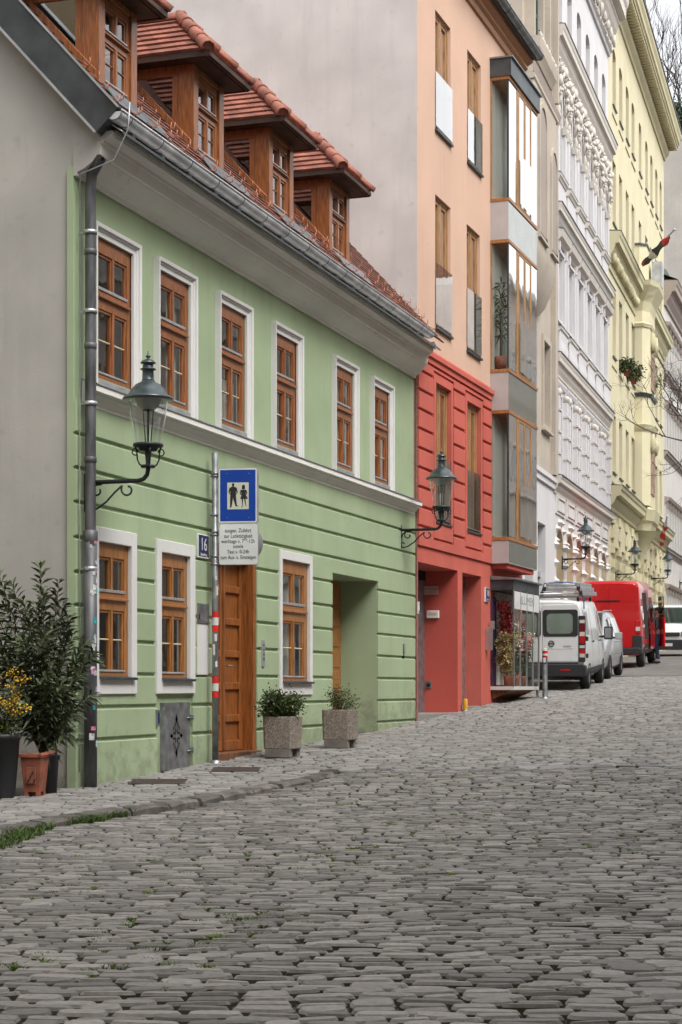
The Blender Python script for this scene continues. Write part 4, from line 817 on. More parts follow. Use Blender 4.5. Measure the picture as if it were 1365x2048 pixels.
# oriel: flat front, rounded far corner, curved corbel below
o0, o1, op = -.9, 2.32, .38
b = MB(); lev = [(8.95, .02, 1.1), (9.1, .10, .75), (9.3, .19, .45), (9.6, .28, .2), (9.9, .34, .07), (10.15, op, 0)]; rings = []
for z, p, ins in lev+[(13.4, op, 0)]:
    r = .3*min(1, p/op); pts = [(o0+ins, .0)]+[(o0+ins, -p+r*.3), (o0+ins+r*.3, -p)]+[(o1-ins-r+r*math.sin(t), -p+r-r*math.cos(t)) for t in np.linspace(0, math.pi/2, 6)]+[(o1-ins, .0)]
    rings.append([(u, y, z) for u, y in pts])
n = len(rings[0]); b.add([p for r in rings for p in r], [(k*n+i, k*n+i+1, (k+1)*n+i+1, (k+1)*n+i) for k in range(len(rings)-1) for i in range(n-1)], 'beige', True)
b.add(rings[0], [tuple(range(n))], 'beige'); o = b.build('oriel', BH)
for u, z, w, h, ar in ((-.2, 10.5, .8, 2.6, .35), (1.33, 10.5, .66, 2.1, .33)):
    b = MB(); y = -op-.002; a = [(u+w/2-w/2*math.cos(t), z+h-ar+ar*math.sin(t)) for t in np.linspace(0, math.pi, 9)]
    b.prism([(u, z)]+a+[(u+w, z)], y-.012, y-.004, 'brownstone'); ring = MB(); oo = [(u-.1, z-.1)]+[(u+w/2-(w/2+.1)*math.cos(t), z+h-ar+(ar+.1)*math.sin(t)) for t in np.linspace(0, math.pi, 9)]+[(u+w+.1, z-.1)]; ii = [(u, z)]+a+[(u+w, z)]
    for k in range(len(ii)-1):
        (xa, za), (xb, zb), (xc, zc), (xd, zd) = ii[k], ii[k+1], oo[k+1], oo[k]
        ring.add([(x, q, zz) for q in (y, y-.04) for x, zz in ((xa, za), (xb, zb), (xc, zc), (xd, zd))], [(0, 1, 2, 3), (7, 6, 5, 4), (0, 1, 5, 4), (2, 3, 7, 6)], 'beige')
    ring.box(u-.12, u+w+.12, y-.06, y, z-.16, z-.1, 'beige'); w_ = b.build('oriel_window', o); ring.build('window_surround', o)
b = MB(); b.profile([(0, 13.38), (-op, 13.38), (-op-.03, 13.41), (-op-.03, 13.48), (-op, 13.5), (0, 13.52)], -.9, o1-.1, 'beige'); b.profile([(0, 13.84), (-.40, 13.84), (-.44, 13.92), (-.50, 14.02), (-.52, 14.14), (-.53, 14.22), (0, 14.28)], -.9, 1.35, 'beige'); b.profile([(0, 13.84), (-.1, 13.84), (-.14, 13.95), (-.2, 14.1), (0, 14.2)], 1.35, BE-.02, 'beige')
b.box(-.9, 1.9, -.36, -.0, 13.5, 13.84, 'beige')
for k in range(24): b.box(-.85+k*.115, -.79+k*.115, -.385, -.36, 13.54, 13.8, 'brownstone')
b.build('balcony', BH); rail = MB()
for k in range(40): rail.blob((-.85+k*.056, -.5, 14.28+random.uniform(-.02, .03)), (.025, .03, .05), 'stucco', 6, 4, .2)
rail.box(-.88, 1.33, -.515, -.485, 14.31, 14.33, 'black'); rail.build('balcony_railing', BH)
for u, z, w, h, m_ in ((.45, 14.25, .9, 3.4, 'shutter'), (2.5, 14.25, .85, 3.4, 'brownstone')):
    b = MB(); b.box(0, w, -.02, .0, 0, h, m_); b.frame(0, w, 0, h, .1, -.05, -.02, m_); b.box(w/2-.04, w/2+.04, -.05, -.02, .1, h-.1, m_); b.box(.1, w-.1, -.045, -.02, 1.1, 1.2, m_)
    wo = b.build('balcony_door', BH, 0, (u, -.05, z)); b = MB(); b.frame(-.2, w+.2, 0, h+.3, .16, -.16, .05, 'beige', .25, 0); b.build('door_surround', wo)
b = MB(); b.box(3.62, 3.98, -.12, 0, 5.95, 20, 'beige'); b.build('corner_pilaster', BH)
# ============================================================ white stucco house
WH = FW.thing('stucco_house', 'ornate white stucco apartment house with carved cornices and window heads', 'house')
WE = 9.48; AX = [.55+1.53*k for k in range(6)]; WW = .78
fl = dict(g=(1.3, 4.86), m=(6.15, 7.95), s=(9.58, 11.2), t=(13.0, 14.95), f=(16.3, 17.95))
b = MB(); holes = []
for u in AX:
    holes += [(u, u+WW, *fl['m'], .22), (u, u+WW, *fl['s'], .25), (u, u+WW, *fl['t'], .25, .25), (u, u+WW-.06, *fl['f'], .3, .22)]
wall(b, 0, WE, 5.9, 21, holes, 'white')
gh = [(u-.1, u+WW+.12, .9, 4.86, .3, .45) for u in AX]; wall(b, 0, WE, .3, 5.9, gh, 'white', rm='cream'); shell(b, .001, WE-.001, 12, 0, 21, 'white', .01); b.build('wall', WH)
room(WH, 0, WE, 0, 20.5, .9)
def cornice(pz, p, u0, u1, m='stucco', cap='zinc', k=1.):
    z0, z1 = pz; h = z1-z0; b = MB()
    b.profile([(0, z0), (-.15*p, z0), (-.18*p, z0+.12*h), (-.42*p, z0+.3*h), (-.5*p, z0+.42*h), (-.55*p, z0+.44*h), (-.55*p, z0+.52*h), (-.85*p, z0+.56*h), (-.87*p, z0+.76*h), (-.95*p, z0+.82*h), (-p, z0+.93*h), (-p, z0+.98*h), (0, z0+h)], u0, u1, m)
    b.profile([(0, z1+.04), (-p-.02, z1+.0), (-p-.02, z1-.02), (0, z1+.005)], u0, u1+.01, 'darkzinc'); return b
cornice((15.68, 16.27), .26, .0, WE).build('cornice', WH); cornice((11.78, 12.22), .20, 0, WE).build('cornice', WH); cornice((8.32, 8.80), .18, 0, WE).build('cornice', WH); cornice((5.60, 6.0), .20, 0, WE).build('cornice', WH)
b = cornice((19.05, 20.3), .58, 0, WE)
for k in range(15): b.blob((.3+k*.63, -.2, 19.05), (.09, .07, .16), 'stucco', 8, 6, .3); [b.blob((.3+k*.63+random.uniform(-.25, .25), -.08, 19.1+random.uniform(-.18, .22)), (.05, .05, .06), 'stucco', 6, 4, .3) for _ in range(7)]
b.profile([(0, 18.75), (-.06, 18.75), (-.08, 18.83), (-.13, 18.87), (0, 18.9)], 0, WE, 'white'); b.build('roof_cornice', WH)
f0 = {}
for k, u in enumerate(AX):
    for q, (z0, z1) in fl.items():
        if q == 'g': continue
        if k == 0: f0[q] = plainwin(WH, u, z0, WW, z1-z0, .2, 'trim')
        else: again(f0[q], WH, (u, .2, z0))
    if k == 0: f0['g'] = plainwin(WH, u-.1, 1.3, WW+.22, 3.5, .28, 'cream', name='shop_arch')
    else: again(f0['g'], WH, (u-.1, .28, 1.3))
def unit(name, fn, m='white'):
    b = MB(); fn(b); o = b.build(name, WH, 0, (AX[0], 0, 0))
    for u in AX[1:]: again(o, WH, (u, 0, 0))
    return o
def sill3(b): b.profile([(0, 12.85), (-.07, 12.85), (-.09, 12.9), (-.12, 12.93), (-.12, 13.0), (0, 13.03)], -.2, WW+.2, 'stucco'); b.box(-.15, WW+.15, -.05, 0, 12.25, 12.85, 'white'); b.profile([(0, 13.05), (-.13, 13.005), (-.13, 12.99), (0, 13.025)], -.21, WW+.21, 'zinc')
unit('sill', sill3)
def pil3(b, a=-.2):
    b.box(a, a+.18, -.07, 0, 13.0, 14.15, 'white'); b.profile([(0, 14.12), (-.08, 14.12), (-.11, 14.2), (-.11, 14.28), (0, 14.3)], a-.04, a+.22, 'stucco')
unit('pilaster', pil3); unit('pilaster', lambda b: pil3(b, WW+.02))
def carved(b):
    r = random.Random(3)
    for a in (-.24, WW+.06):       # caryatid like busts with curls
        b.blob((a+.1, -.14, 15.35), (.06, .07, .09), 'stucco', 8, 6, .15); b.blob((a+.1, -.10, 15.12), (.10, .08, .13), 'stucco', 8, 6, .2); b.blob((a+.1, -.08, 14.78), (.07, .07, .22), 'stucco', 8, 6, .25); b.blob((a+.1, -.06, 14.45), (.05, .05, .14), 'stucco', 8, 6, .2)
        for _ in range(22): b.blob((a+.1+r.uniform(-.19, .19), -.06-r.uniform(0, .1), r.uniform(14.3, 15.6)), (r.uniform(.02, .05),)*3, 'stucco', 6, 4, .3)
    for t in np.linspace(.2, math.pi-.2, 9): b.blob((WW/2-.5*math.cos(t), -.1, 14.85+.52*math.sin(t)), (.06, .06, .06), 'stucco', 7, 5, .35)
    b.blob((WW/2, -.12, 15.45), (.09, .09, .13), 'stucco', 8, 6, .25)
    for _ in range(26): b.blob((WW/2+r.uniform(-.5, .5), -.06, r.uniform(15.2, 15.68)), (r.uniform(.025, .055),)*3, 'stucco', 6, 4, .35)
unit('carved_head', carved)
def hood2(b):
    b.profile([(0, 11.4), (-.05, 11.4), (-.08, 11.44), (-.16, 11.5), (-.18, 11.58), (-.2, 11.66), (0, 11.72)], -.28, WW+.28, 'stucco'); b.profile([(0, 11.74), (-.21, 11.68), (-.21, 11.66), (0, 11.72)], -.29, WW+.29, 'zinc')
    for a in (-.2, WW+.05): b.prism([(a+.02, 11.2), (a+.12, 11.2), (a+.13, 11.42), (a+.01, 11.42)], -.10, 0, 'white'); b.box(a-.02, a+.15, -.05, 0, 9.6, 11.2, 'white')
    b.frame(-.07, WW+.07, 9.6, 11.3, .06, -.05, 0, 'white')
unit('window_hood', hood2)
def balus(b):
    b.profile([(0, 9.35), (-.08, 9.35), (-.13, 9.4), (-.13, 9.46), (0, 9.50)], -.22, WW+.22, 'stucco'); b.profile([(0, 9.52), (-.14, 9.475), (-.14, 9.455), (0, 9.5)], -.24, WW+.24, 'darkzinc')
    for k in range(6): b.lathe([(.03, 8.82), (.035, 8.87), (.055, 9.0), (.03, 9.2), (.042, 9.3), (.042, 9.36)], 'white', (-.12+k*.205, -.07, 0), 8)
    b.box(-.24, WW+.24, -.06, 0, 8.8, 8.86, 'white')
unit('balustrade', balus)
def band1(b, a=-.33):
    if 1:
        b.box(a+.05, a+.23, -.10, 0, 6.0, 7.85, 'white')
        for z in (6.5, 7.0, 7.5): b.box(a+.03, a+.25, -.125, 0, z, z+.05, 'stucco')
        b.blob((a+.14, -.07, 7.94), (.08, .08, .1), 'stucco', 8, 6, .2)
unit('banded_column', band1); unit('banded_column', lambda b: band1(b, WW+.05))
def lint1(b): b.profile([(0, 8.1), (-.04, 8.1), (-.07, 8.18), (-.07, 8.23), (0, 8.25)], -.3, WW+.3, 'white')
unit('lintel', lint1)
def quoin(b):
    for z in np.arange(1.5, 4.7, .42):
        for k, a in enumerate((-.3, WW+.17)):
            s = .115; c = a+.06+(.05 if int(z*10) % 2 else -.05); b.add([(c-s, 0, z), (c, 0, z-s), (c+s, 0, z), (c, 0, z+s), (c, -.11, z)], [(0, 1, 4), (1, 2, 4), (2, 3, 4), (3, 0, 4)], 'white')
    for t in np.linspace(.15, math.pi-.15, 6):
        c, z, s = WW/2-.62*math.cos(t), 4.45+.55*math.sin(t), .1; b.add([(c-s, 0, z), (c, 0, z-s), (c+s, 0, z), (c, 0, z+s), (c, -.11, z)], [(0, 1, 4), (1, 2, 4), (2, 3, 4), (3, 0, 4)], 'stucco')
    b.box(-.28, WW+.3, -.03, 0, 5.15, 5.62, 'white'); b.frame(-.15, WW+.17, 5.22, 5.55, .04, -.055, -.03, 'stucco')
unit('diamond_quoin', quoin)
# ============================================================ yellow house
YH_ = FY.thing('corner_house', 'pale yellow corner house with a polygonal oriel and deep bracketed eaves', 'house')
YE = 16.25; YA = [.96, 2.53, 4.21, 5.77, 7.81, 9.79, 11.41, 13.11, 14.67]; yw = .8
rowz = [(17.75, 19.4, .2), (14.4, 16.2, 0), (10.6, 12.5, 0), (7.3, 8.95, 0)]
UB0, UB1, YP = 6.55, 8.75, .3
b = MB(); holes = [(u, u+yw, z0, z1, .25, *([a] if a else [])) for u in YA for z0, z1, a in rowz if not (z1 < 13 and UB0-.6 < u < UB1)]
wall(b, 0, YE, 6.2, 21.2, holes, 'yellow'); wall(b, 0, YE, .5, 6.2, [(u, u+yw, 3.0, 5.3, .3, .25) for u in YA], 'yellow'); shell(b, .001, YE-.001, 13, 0, 21.5, 'yellow', .01); b.build('wall', YH_)
room(YH_, 0, YE, 0, 21, .9)
wf = {}
for u in YA:
    for i, (z0, z1, a) in enumerate(rowz):
        if z1 < 13 and UB0-.6 < u < UB1: continue
        if i not in wf: wf[i] = plainwin(YH_, u, z0, yw, z1-z0, .2, 'paleframe')
        else: again(wf[i], YH_, (u, .2, z0))
    if 'g' not in wf: wf['g'] = plainwin(YH_, u, 3., yw, 2.2, .25, 'paleframe')
    else: again(wf['g'], YH_, (u, .25, 3.))
s0 = None
for u in YA:
    for z0, z1, a in rowz:
        if z1 < 13 and UB0-.6 < u < UB1: continue
        if s0 is None:
            b = MB(); b.box(-.02, yw+.02, -.05, .2, -.035, -.005, 'darkzinc'); b.box(-.15, yw+.15, -.03, 0, -.33, -.28, 'yellowtrim'); b.frame(-.12, yw+.12, 0, 1.7, .1, -.03, 0, 'yellow', .0, 0) if 0 else None; s0 = b.build('sill', YH_, 0, (u, 0, z0))
        else: again(s0, YH_, (u, 0, z0))
b = MB(); b.profile([(0, 20.5), (-.05, 20.5), (-.07, 20.6), (-.16, 20.7), (-.19, 20.82), (0, 20.87)], 0, YE+.1, 'yellowtrim')
b.profile([(0, 21.0), (-.50, 21.0), (-.50, 21.08), (-.55, 21.12), (-.56, 21.25), (-.61, 21.36), (-.62, 21.5), (0, 21.56)], 0, YE+.3, 'yellowtrim'); b.profile([(0, 21.62), (-.65, 21.53), (-.65, 21.49), (0, 21.57)], 0, YE+.32, 'darkzinc')
for k in range(66): b.box(.06+k*.25, .17+k*.25, -.47, -.05, 20.88, 21.0, 'yellowtrim')
b.build('roof_cornice', YH_)
b = cornice((13.15, 13.9), .35, 0, UB0, 'yellowtrim'); 
for k in range(14): b.blob((.35+k*.45, -.12, 13.2), (.12, .09, .16), 'yellowtrim', 7, 5, .25)
b.profile([(0, 12.85), (-.04, 12.85), (-.05, 12.95), (0, 12.97)], 0, UB0, 'yellowtrim'); b.build('cornice', YH_)
b = cornice((13.15, 13.9), .35, UB1, YE, 'yellowtrim'); b.profile([(0, 12.85), (-.04, 12.85), (-.05, 12.95), (0, 12.97)], UB1, YE, 'yellowtrim'); b.build('cornice', YH_)
cornice((6.15, 6.8), .4, 0, YE, 'yellowtrim').build('cornice', YH_)
b = MB()
for u in YA:
    for z in np.arange(1.6, 5.9, .42):
        for a, w in ((-.38, .3), (yw+.08, .3)): b.box(u+a, u+a+w, -.09, 0, z, z+.25, 'yellow')
    b.prism([(u-.15, 5.15), (u+yw+.15, 5.15), (u+yw+.3, 5.75), (u+yw/2, 5.95), (u-.3, 5.75)], -.06, 0, 'yellow')
b.build('quoin', YH_)
def bayring(p, z, e=0.): c = p*.9; return [(UB0-e, 0, z), (UB0-e+.15, -p-e, z), (UB1+e-.15, -p-e, z), (UB1+e, 0, z)] if p < .2 else [(UB0-e, 0, z), (UB0-e+.02, -p*.8-e, z), (UB0+.35, -p-.15-e, z), (UB1-.35, -p-.15-e, z), (UB1+e-.02, -p*.8-e, z), (UB1+e, 0, z)]
def sweep(b, lv, m):
    rs = [bayring(YP, z, e) for z, e in lv]; n = 6; b.add([p for r in rs for p in r], [(k*n+i, k*n+i+1, (k+1)*n+i+1, (k+1)*n+i) for k in range(len(rs)-1) for i in range(n-1)], m); b.add(rs[0], [tuple(range(n))], m); b.add(rs[-1], [tuple(range(n))], m)
b = MB(); sweep(b, [(6.9, 0), (13.0, 0)], 'yellow'); sweep(b, [(6.1, .0), (6.3, .05), (6.4, .12), (6.75, .18), (6.85, .0)], 'yellowtrim'); sweep(b, [(13.0, .0), (13.3, .05), (13.5, .15), (13.75, .28), (13.9, .30)], 'yellowtrim'); sweep(b, [(12.5, .03), (12.6, .06), (12.66, .0)], 'yellowtrim'); sweep(b, [(9.2, 0), (9.3, .06), (9.42, .1), (9.45, 0)], 'yellowtrim'); sweep(b, [(10.3, 0), (10.32, .05), (10.42, .08), (10.44, 0)], 'darkzinc'); sweep(b, [(13.9, -.1), (15.1, -.1)], 'yellow'); sweep(b, [(15.1, -.06), (15.16, -.06)], 'darkzinc')
b.lathe([(0, 4.9), (.08, 4.95), (.13, 5.15), (.16, 5.4), (.3, 5.6), (.36, 5.8), (.62, 6.02), (.7, 6.12)], 'yellowtrim', ((UB0+UB1)/2, -.05, 0), 14)
for u in (UB0+.6, UB1-.6): b.blob((u, -YP-.2, 12.1), (.16, .12, .3), 'yellowtrim', 8, 6, .25); b.blob((u, -YP-.2, 8.9), (.14, .12, .28), 'yellowtrim', 8, 6, .25)
ob = b.build('oriel', YH_)
for z0, z1 in ((10.6, 12.3), (7.3, 9.0)):
    w = plainwin(ob, UB0+.6, z0, 1.0, z1-z0, -YP-.19, 'paleframe')
b = MB(); b.box(UB0+1.0, UB0+1.6, -.75, -.45, 13.95, 14.75, 'lightzinc'); b.build('vent_box', YH_)
# ============================================================ house with dark shutters at the end of the street
XH = FX.thing('shuttered_house', 'pale grey house with dark green shutters and brown hoods at the street end', 'house')
XE = 14; xa = [.35+.92*k for k in range(14)]; xr_ = [(12.85, 14.3), (9.95, 11.45), (6.4, 7.95), (3.2, 4.7)]
b = MB(); wall(b, 0, XE, 0, 15.6, [(u, u+.5, z0, z1, .15) for u in xa for z0, z1 in xr_], 'palegrey'); shell(b, .001, XE-.001, 12, 0, 15.6, 'palegrey', .01); b.build('wall', XH); room(XH, 0, XE, 0, 15, .8)
q0 = h0 = None
for u in xa:
    for z0, z1 in xr_:
        if q0 is None:
            b = MB(); b.box(0, .5, 0, .04, 0, 1.5, 'shutter'); b.frame(0, .5, 0, 1.5, .06, -.02, 0, 'shutter'); q0 = b.build('shutter', XH, 0, (u, .05, z0)); b = MB()
            b.profile([(0, 1.5), (-.04, 1.5), (-.07, 1.58), (-.17, 1.64), (-.2, 1.7), (-.22, 1.76), (0, 1.8)], -.17, .67, 'brownstone'); b.box(-.13, -.03, -.06, 0, -.08, 1.5, 'palegrey'); b.box(.53, .63, -.06, 0, -.08, 1.5, 'palegrey'); b.box(-.12, -.04, -.14, 0, 1.4, 1.6, 'brownstone'); b.box(.54, .62, -.14, 0, 1.4, 1.6, 'brownstone'); h0 = b.build('window_hood', XH, 0, (u, 0, z0))
        else: again(q0, XH, (u, .05, z0)); again(h0, XH, (u, 0, z0))
for z0, z1, p in ((15.2, 16.1, .5), (12.5, 12.78, .15), (9.6, 9.85, .15), (6.05, 6.3, .15)): b = cornice((z0, z1), p, 0, XE, 'brownstone'); b.build('cornice', XH)
b = MB(); vs = [(u, y, z) for u in (0, XE) for y, z in ((-.5, 16.12), (4, 18), (12, 16))]; b.add(vs, [(0, 1, 4, 3), (1, 2, 5, 4)], 'oldtile'); b.build('roof', XH)
b = MB(); b.lathe([(.42, 0), (.46, .05), (.44, .25), (.34, .45), (.18, .58), (0, .62)], 'shutter', (.55, .3, 16.15), 16, cap=True); b.build('turret', XH)
# grey gable behind it
for h_ in (BH, WH, YH_, XH): resize(h_, 1.25)
tx, ty = at(1375, 112); T = thing('tower_block', 'tall weathered grey blank building behind the shuttered house', 'building', (tx, ty, 0), FX.rz)
b = MB(); b.box(-9, 10, -6.5, 8, 0, 33, 'gable'); b.box(-9.05, 10.05, -6.55, 8.05, 33, 33.4, 'lightzinc'); b.build('wall', T)
# houses across the street (seen mirrored in the panes)
def across(y0, y1, x, h, m, label, rows):
    t = thing('opposite_house', label, 'house', (x, y0, 0)); b = MB(); L = y1-y0; b.box(0, 12, 0, L, 0, h, m)
    for r in range(rows):
        z = 1.5+r*(h-2)/rows; k = .8
        while k < L-1.4: b.box(-.02, .0, k, k+1.1, z+.6, z+2.3, 'oppwindow'); b.box(-.1, -.0, k-.15, k+1.25, z+2.32, z+2.5, 'trim'); k += 2.3
        b.box(-.2, 0, 0, L, z-.12, z+.05, 'trim')
    b.box(-.5, 12, 0, L, h, h+.35, 'trim'); b.build('wall', t); r_ = MB(); r_.prism([(-.4, h+.36), (12, h+.36), (6, h+3)], 0, L, 'oldtile'); r_.build('roof', t)
across(22, 44, 8.2, 15, 'cream', 'low cream house across the street with white window heads', 3)
across(44, 62, 8.0, 18, 'palegrey', 'grey apartment house across the street with dark windows', 4)
across(62, 84, 7.4, 17, 'white', 'white apartment house across the street with a tiled roof', 4)
across(84, 120, 6.6, 21, 'fire', 'long tall pinkish house at the upper end across the street', 4)
across(-34, 22, 7.6, 16.5, 'palegrey', 'unseen long pale house on the right beside the viewer, added to shade the near road', 5)  # out of view, added to dim the sky over the near road
t = thing('added_left_house', 'unseen plain cream house on the left, added to shade the near road and gable', 'house', (-9.3, -34, 0)); b = MB(); b.box(-12, 0, 0, 41, 0, 14, 'cream')  # out of view, added to keep sky light off the near road and gable
for r_ in range(4):
    for k_ in range(15): b.box(-.02, .03, 1+k_*2.7, 2.1+k_*2.7, 1.6+r_*3.3, 3.4+r_*3.3, 'oppwindow')
b.build('wall', t); b = MB(); b.box(-12.3, .4, -.3, 41.3, 14.0, 14.3, 'trim'); b.build('cornice', t)
t = thing('added_end_house', 'unseen grey house added behind the viewer to shade the near road', 'house', (0, -10, 0)); b = MB(); b.box(-9.1, 7.4, -12, 0, 0, 15, 'gable')  # invented sky blocker out of view, darkens the near road and the gable
for r_ in range(4):
    for k_ in range(6): b.box(-8+k_*2.7, -6.8+k_*2.7, -.03, .02, 1.6+r_*3.4, 3.5+r_*3.4, 'oppwindow')
b.build('wall', t); b = MB(); b.box(-9.3, 7.6, -12, .4, 15.0, 15.3, 'trim'); b.build('cornice', t)
# ============================================================ street lamps
def spiral(c, r0, r1, a0, a1, n=26): return [(0, c[0]+(r0+(r1-r0)*t)*math.cos(a0+(a1-a0)*t), c[1]+(r0+(r1-r0)*t)*math.sin(a0+(a1-a0)*t)) for t in np.linspace(0, 1, n)]
def street_lamp(L=.70):
    t = thing('street_lamp', 'x', 'lamp'); b = MB(); y = -L
    b.box(-.03, .03, -.03, 0, -.30, .09, 'black'); b.tube([(0, 0, 0), (0, y+.11, 0), (0, y+.05, .015), (0, y+.012, .055), (0, y, .11), (0, y, .17)], .0225, 'black', 12); b.build('bracket', t, .006)
    b = MB(); S = .0105
    b.tube([(0, -.03, -.27), (0, -.06, -.285), (0, -.14, -.265), (0, -.24, -.20), (0, -.33, -.11), (0, -.41, -.045)]+spiral((-.475, -.085), .075, .03, .62, -4.6), S, 'black', 8)
    b.tube([(0, -.03, -.12), (0, -.05, -.07), (0, -.09, -.03)]+spiral((-.14, -.085), .075, .028, 2.2, -3.6), S, 'black', 8)
    b.tube(spiral((-.055, -.235), .035, .03, -1., 2.8), S*.9, 'black', 8); b.build('scroll', t)
    b = MB(); c = (0, y, 0); z = .125
    b.lathe([(.0, z), (.07, z), (.075, z+.012), (.07, z+.026), (.03, z+.03), (.024, z+.05), (.034, z+.15), (.03, z+.165), (.09, z+.17), (.1, z+.2), (.145, z+.205), (.155, z+.22), (.15, z+.24), (.12, z+.243), (0, z+.243)], 'black', c, 20)
    for k in range(4):
        a = k*math.pi/2+.55; d = lambda r, zz: (r*math.cos(a), y+r*math.sin(a), zz)
        b.tube([d(.05, z+.015), d(.085, z+.03), d(.108, z+.08), d(.112, z+.14), d(.128, z+.215)], .0085, 'black', 6)
        b.tube([d(.13+.03*math.cos(w), z+.155+.033*math.sin(w)) for w in np.linspace(-2.4, 3.2, 14)], .007, 'black', 6)
    b.build('lamp_holder', t); zt = .80
    b = MB(); b.lathe([(.118, z+.235), (.175, zt-.18), (.198, zt+.01)], 'lampglass', c, 24); b.build('lamp_glass', t)
    b = MB(); b.lathe([(.06, zt-.10), (.11, zt-.06), (.135, zt), (.14, zt+.01)], 'frosted', c, 18)
    for k, r in ((0, .05), (1, .06), (2, .05), (3, .06)): a = k*1.57+.3; b.tube([(.026*math.cos(a), y+.026*math.sin(a), z+.24), (r*math.cos(a), y+r*math.sin(a), zt)], .006, 'black', 6)
    b.build('lamp_rod', t)
    b = MB(); b.lathe([(.14, zt+.005), (.245, zt-.005), (.258, zt+.006), (.25, zt+.026), (.20, zt+.055), (.165, zt+.11), (.125, zt+.155), (.075, zt+.18), (.062, zt+.195)], 'lamphood', c, 24)
    b.lathe([(.062, zt+.19), (.066, zt+.195), (.06, zt+.205), (.056, zt+.29), (.062, zt+.30), (.08, zt+.305), (.08, zt+.313), (.055, zt+.32), (.05, zt+.36), (.078, zt+.368), (.078, zt+.374), (.06, zt+.395), (.02, zt+.41), (.012, zt+.42), (.024, zt+.435), (.024, zt+.445), (.008, zt+.455), (.006, zt+.49), (0, zt+.495)], 'lamphood', c, 20)
    b.build('lamp_hood', t); return t

L0 = street_lamp()
LG = 'wall lanterns along the street'
for i, (F, pl, ax, py, lab) in enumerate(((FG, 160, 297, 966, 'black wall lantern on a scrolled bracket beside the downpipe of the green house'), (FG, 800, 878, 1058, 'black wall lantern in front of the coral wall at the green house end'),
        (FW, 1124, 1170, 1118, 'black wall lantern on the white stucco house above the ladder on the white van'), (FY, 1231, 1268, 1148, 'black wall lantern on the yellow house just above the red van roof'),
        (FY, 1303, 1332, 1155, 'black wall lantern at the far end of the yellow house above the distant van'), (FX, 1359, 1385, 1164, 'black lantern bracket on the shuttered house at the right picture edge'))):
    o = L0 if i == 0 else copy_tree(L0); u = F.u(pl); z = F.P(ax, py, .66)[1]; o.location = F.w(u, 0, z); o.rotation_euler = (0, 0, F.rz); tag(o, lab, 'lamp', LG)
    if i == 0: o.location = F.w(.14, .06, z)
# ============================================================ traffic sign
x, y = at(431.5, 21.02); zb = float(gs(y)); SP_ = thing('sign_post', 'grey steel post with red and white bands carrying a blue pedestrian zone sign', 'sign post', (x, y, zb), R_(12))
zt = hz(905, 21.0)-zb; b = MB(); b.tube([(0, 0, 0), (-.008, .0, zt)], .0375, 'steel', 14); b.lathe([(.07, 0), (.06, .03), (.04, .045)], 'steel', (0, 0, 0), 14); b.build('pole', SP_)
zz = lambda py: hz(py, 20.95)-zb
band = MB()
for py0, py1, m in ((1223, 1235, 'redpaint'), (1235, 1250, 'whiteband'), (1250, 1264, 'redpaint'), (1353, 1367, 'redpaint'), (1367, 1382, 'whiteband'), (1382, 1395, 'redpaint')): band.lathe([(.0395, zz(py1)), (.0395, zz(py0))], m, (-.003, 0, 0), 14)
for py0, py1, a in ((1152, 1160, .5), (1172, 1190, 1.), (1268, 1282, .4), (1288, 1310, -.2), (1322, 1334, .6)): band.add([(.0392*math.sin(t)-.004, -.0392*math.cos(t), zz(q)) for q in (py1, py0) for t in np.linspace(a-.4, a+.35, 5)], [(k, k+1, k+6, k+5) for k in range(4)], 'whiteband', True)
band.build('reflective_band', SP_)
def rounded(b, x0, x1, z0, z1, r, y0, y1, m):
    pts = []
    for cx_, cz_, a in ((x1-r, z0+r, -90), (x1-r, z1-r, 0), (x0+r, z1-r, 90), (x0+r, z0+r, 180)): pts += [(cx_+r*math.cos(R_(a+q)), cz_+r*math.sin(R_(a+q))) for q in range(0, 91, 18)]
    b.prism(pts, y0, y1, m)
s0, s1 = .045, .525; zA, zB, zC = zz(1130), zz(1047.5), zz(936)
b = MB(); rounded(b, s0, s1, zB+.006, zC, .03, -.06, -.04, 'lightzinc'); rounded(b, s0+.006, s1-.02, zB+.012, zC-.008, .025, -.0625, -.06, 'signwhite'); rounded(b, s0+.022, s1-.035, zB+.028, zC-.024, .008, -.064, -.0625, 'blue')
mx, w2 = (s0+s1)/2-.004, .128; mz = (zB+zC)/2+.0; b.box(mx-w2, mx+w2, -.0655, -.064, mz-.16, mz+.155, 'signcream');
for dx in (-.13, .13):
    for dz in (-.26, .26): b.tube([(mx+dx, -.064, mz+dz), (mx+dx, -.067, mz+dz)], .006, 'steel', 6)
sg = b.build('pedestrian_sign', SP_)
def sil(pts, cx_, cz_, s, f=1): return [(cx_+f*px*s, cz_+pz*s) for px, pz in pts]
fig = MB(); s = .285; yy = -.0665
man_b = [(-.045, .46), (.045, .46), (.05, .60), (.045, .78), (.0, .83), (-.045, .78), (-.05, .60)]
def flat(b, pts, m='signblack'): b.add([(p[0], yy, p[1]) for p in pts], [tuple(range(len(pts)))], m)
cxm, cz0 = mx-.058, mz-.14
def circ(b, cx_, cz_, r, k=1.25): flat(b, [(cx_+r*math.cos(t), cz_+r*k*math.sin(t)) for t in np.linspace(0, 2*math.pi, 13)[:-1]])
P_ = lambda *q: [(cxm+a*s, cz0+c*s) for a, c in q]
circ(fig, cxm, cz0+.945*s, .046*s*1.15); flat(fig, P_((-.03, .84), (.03, .84), (.035, .92), (-.035, .92)))
flat(fig, P_((-.15, .82), (-.04, .865), (.04, .865), (.15, .82), (.11, .62), (.125, .44), (-.125, .44), (-.11, .62)))
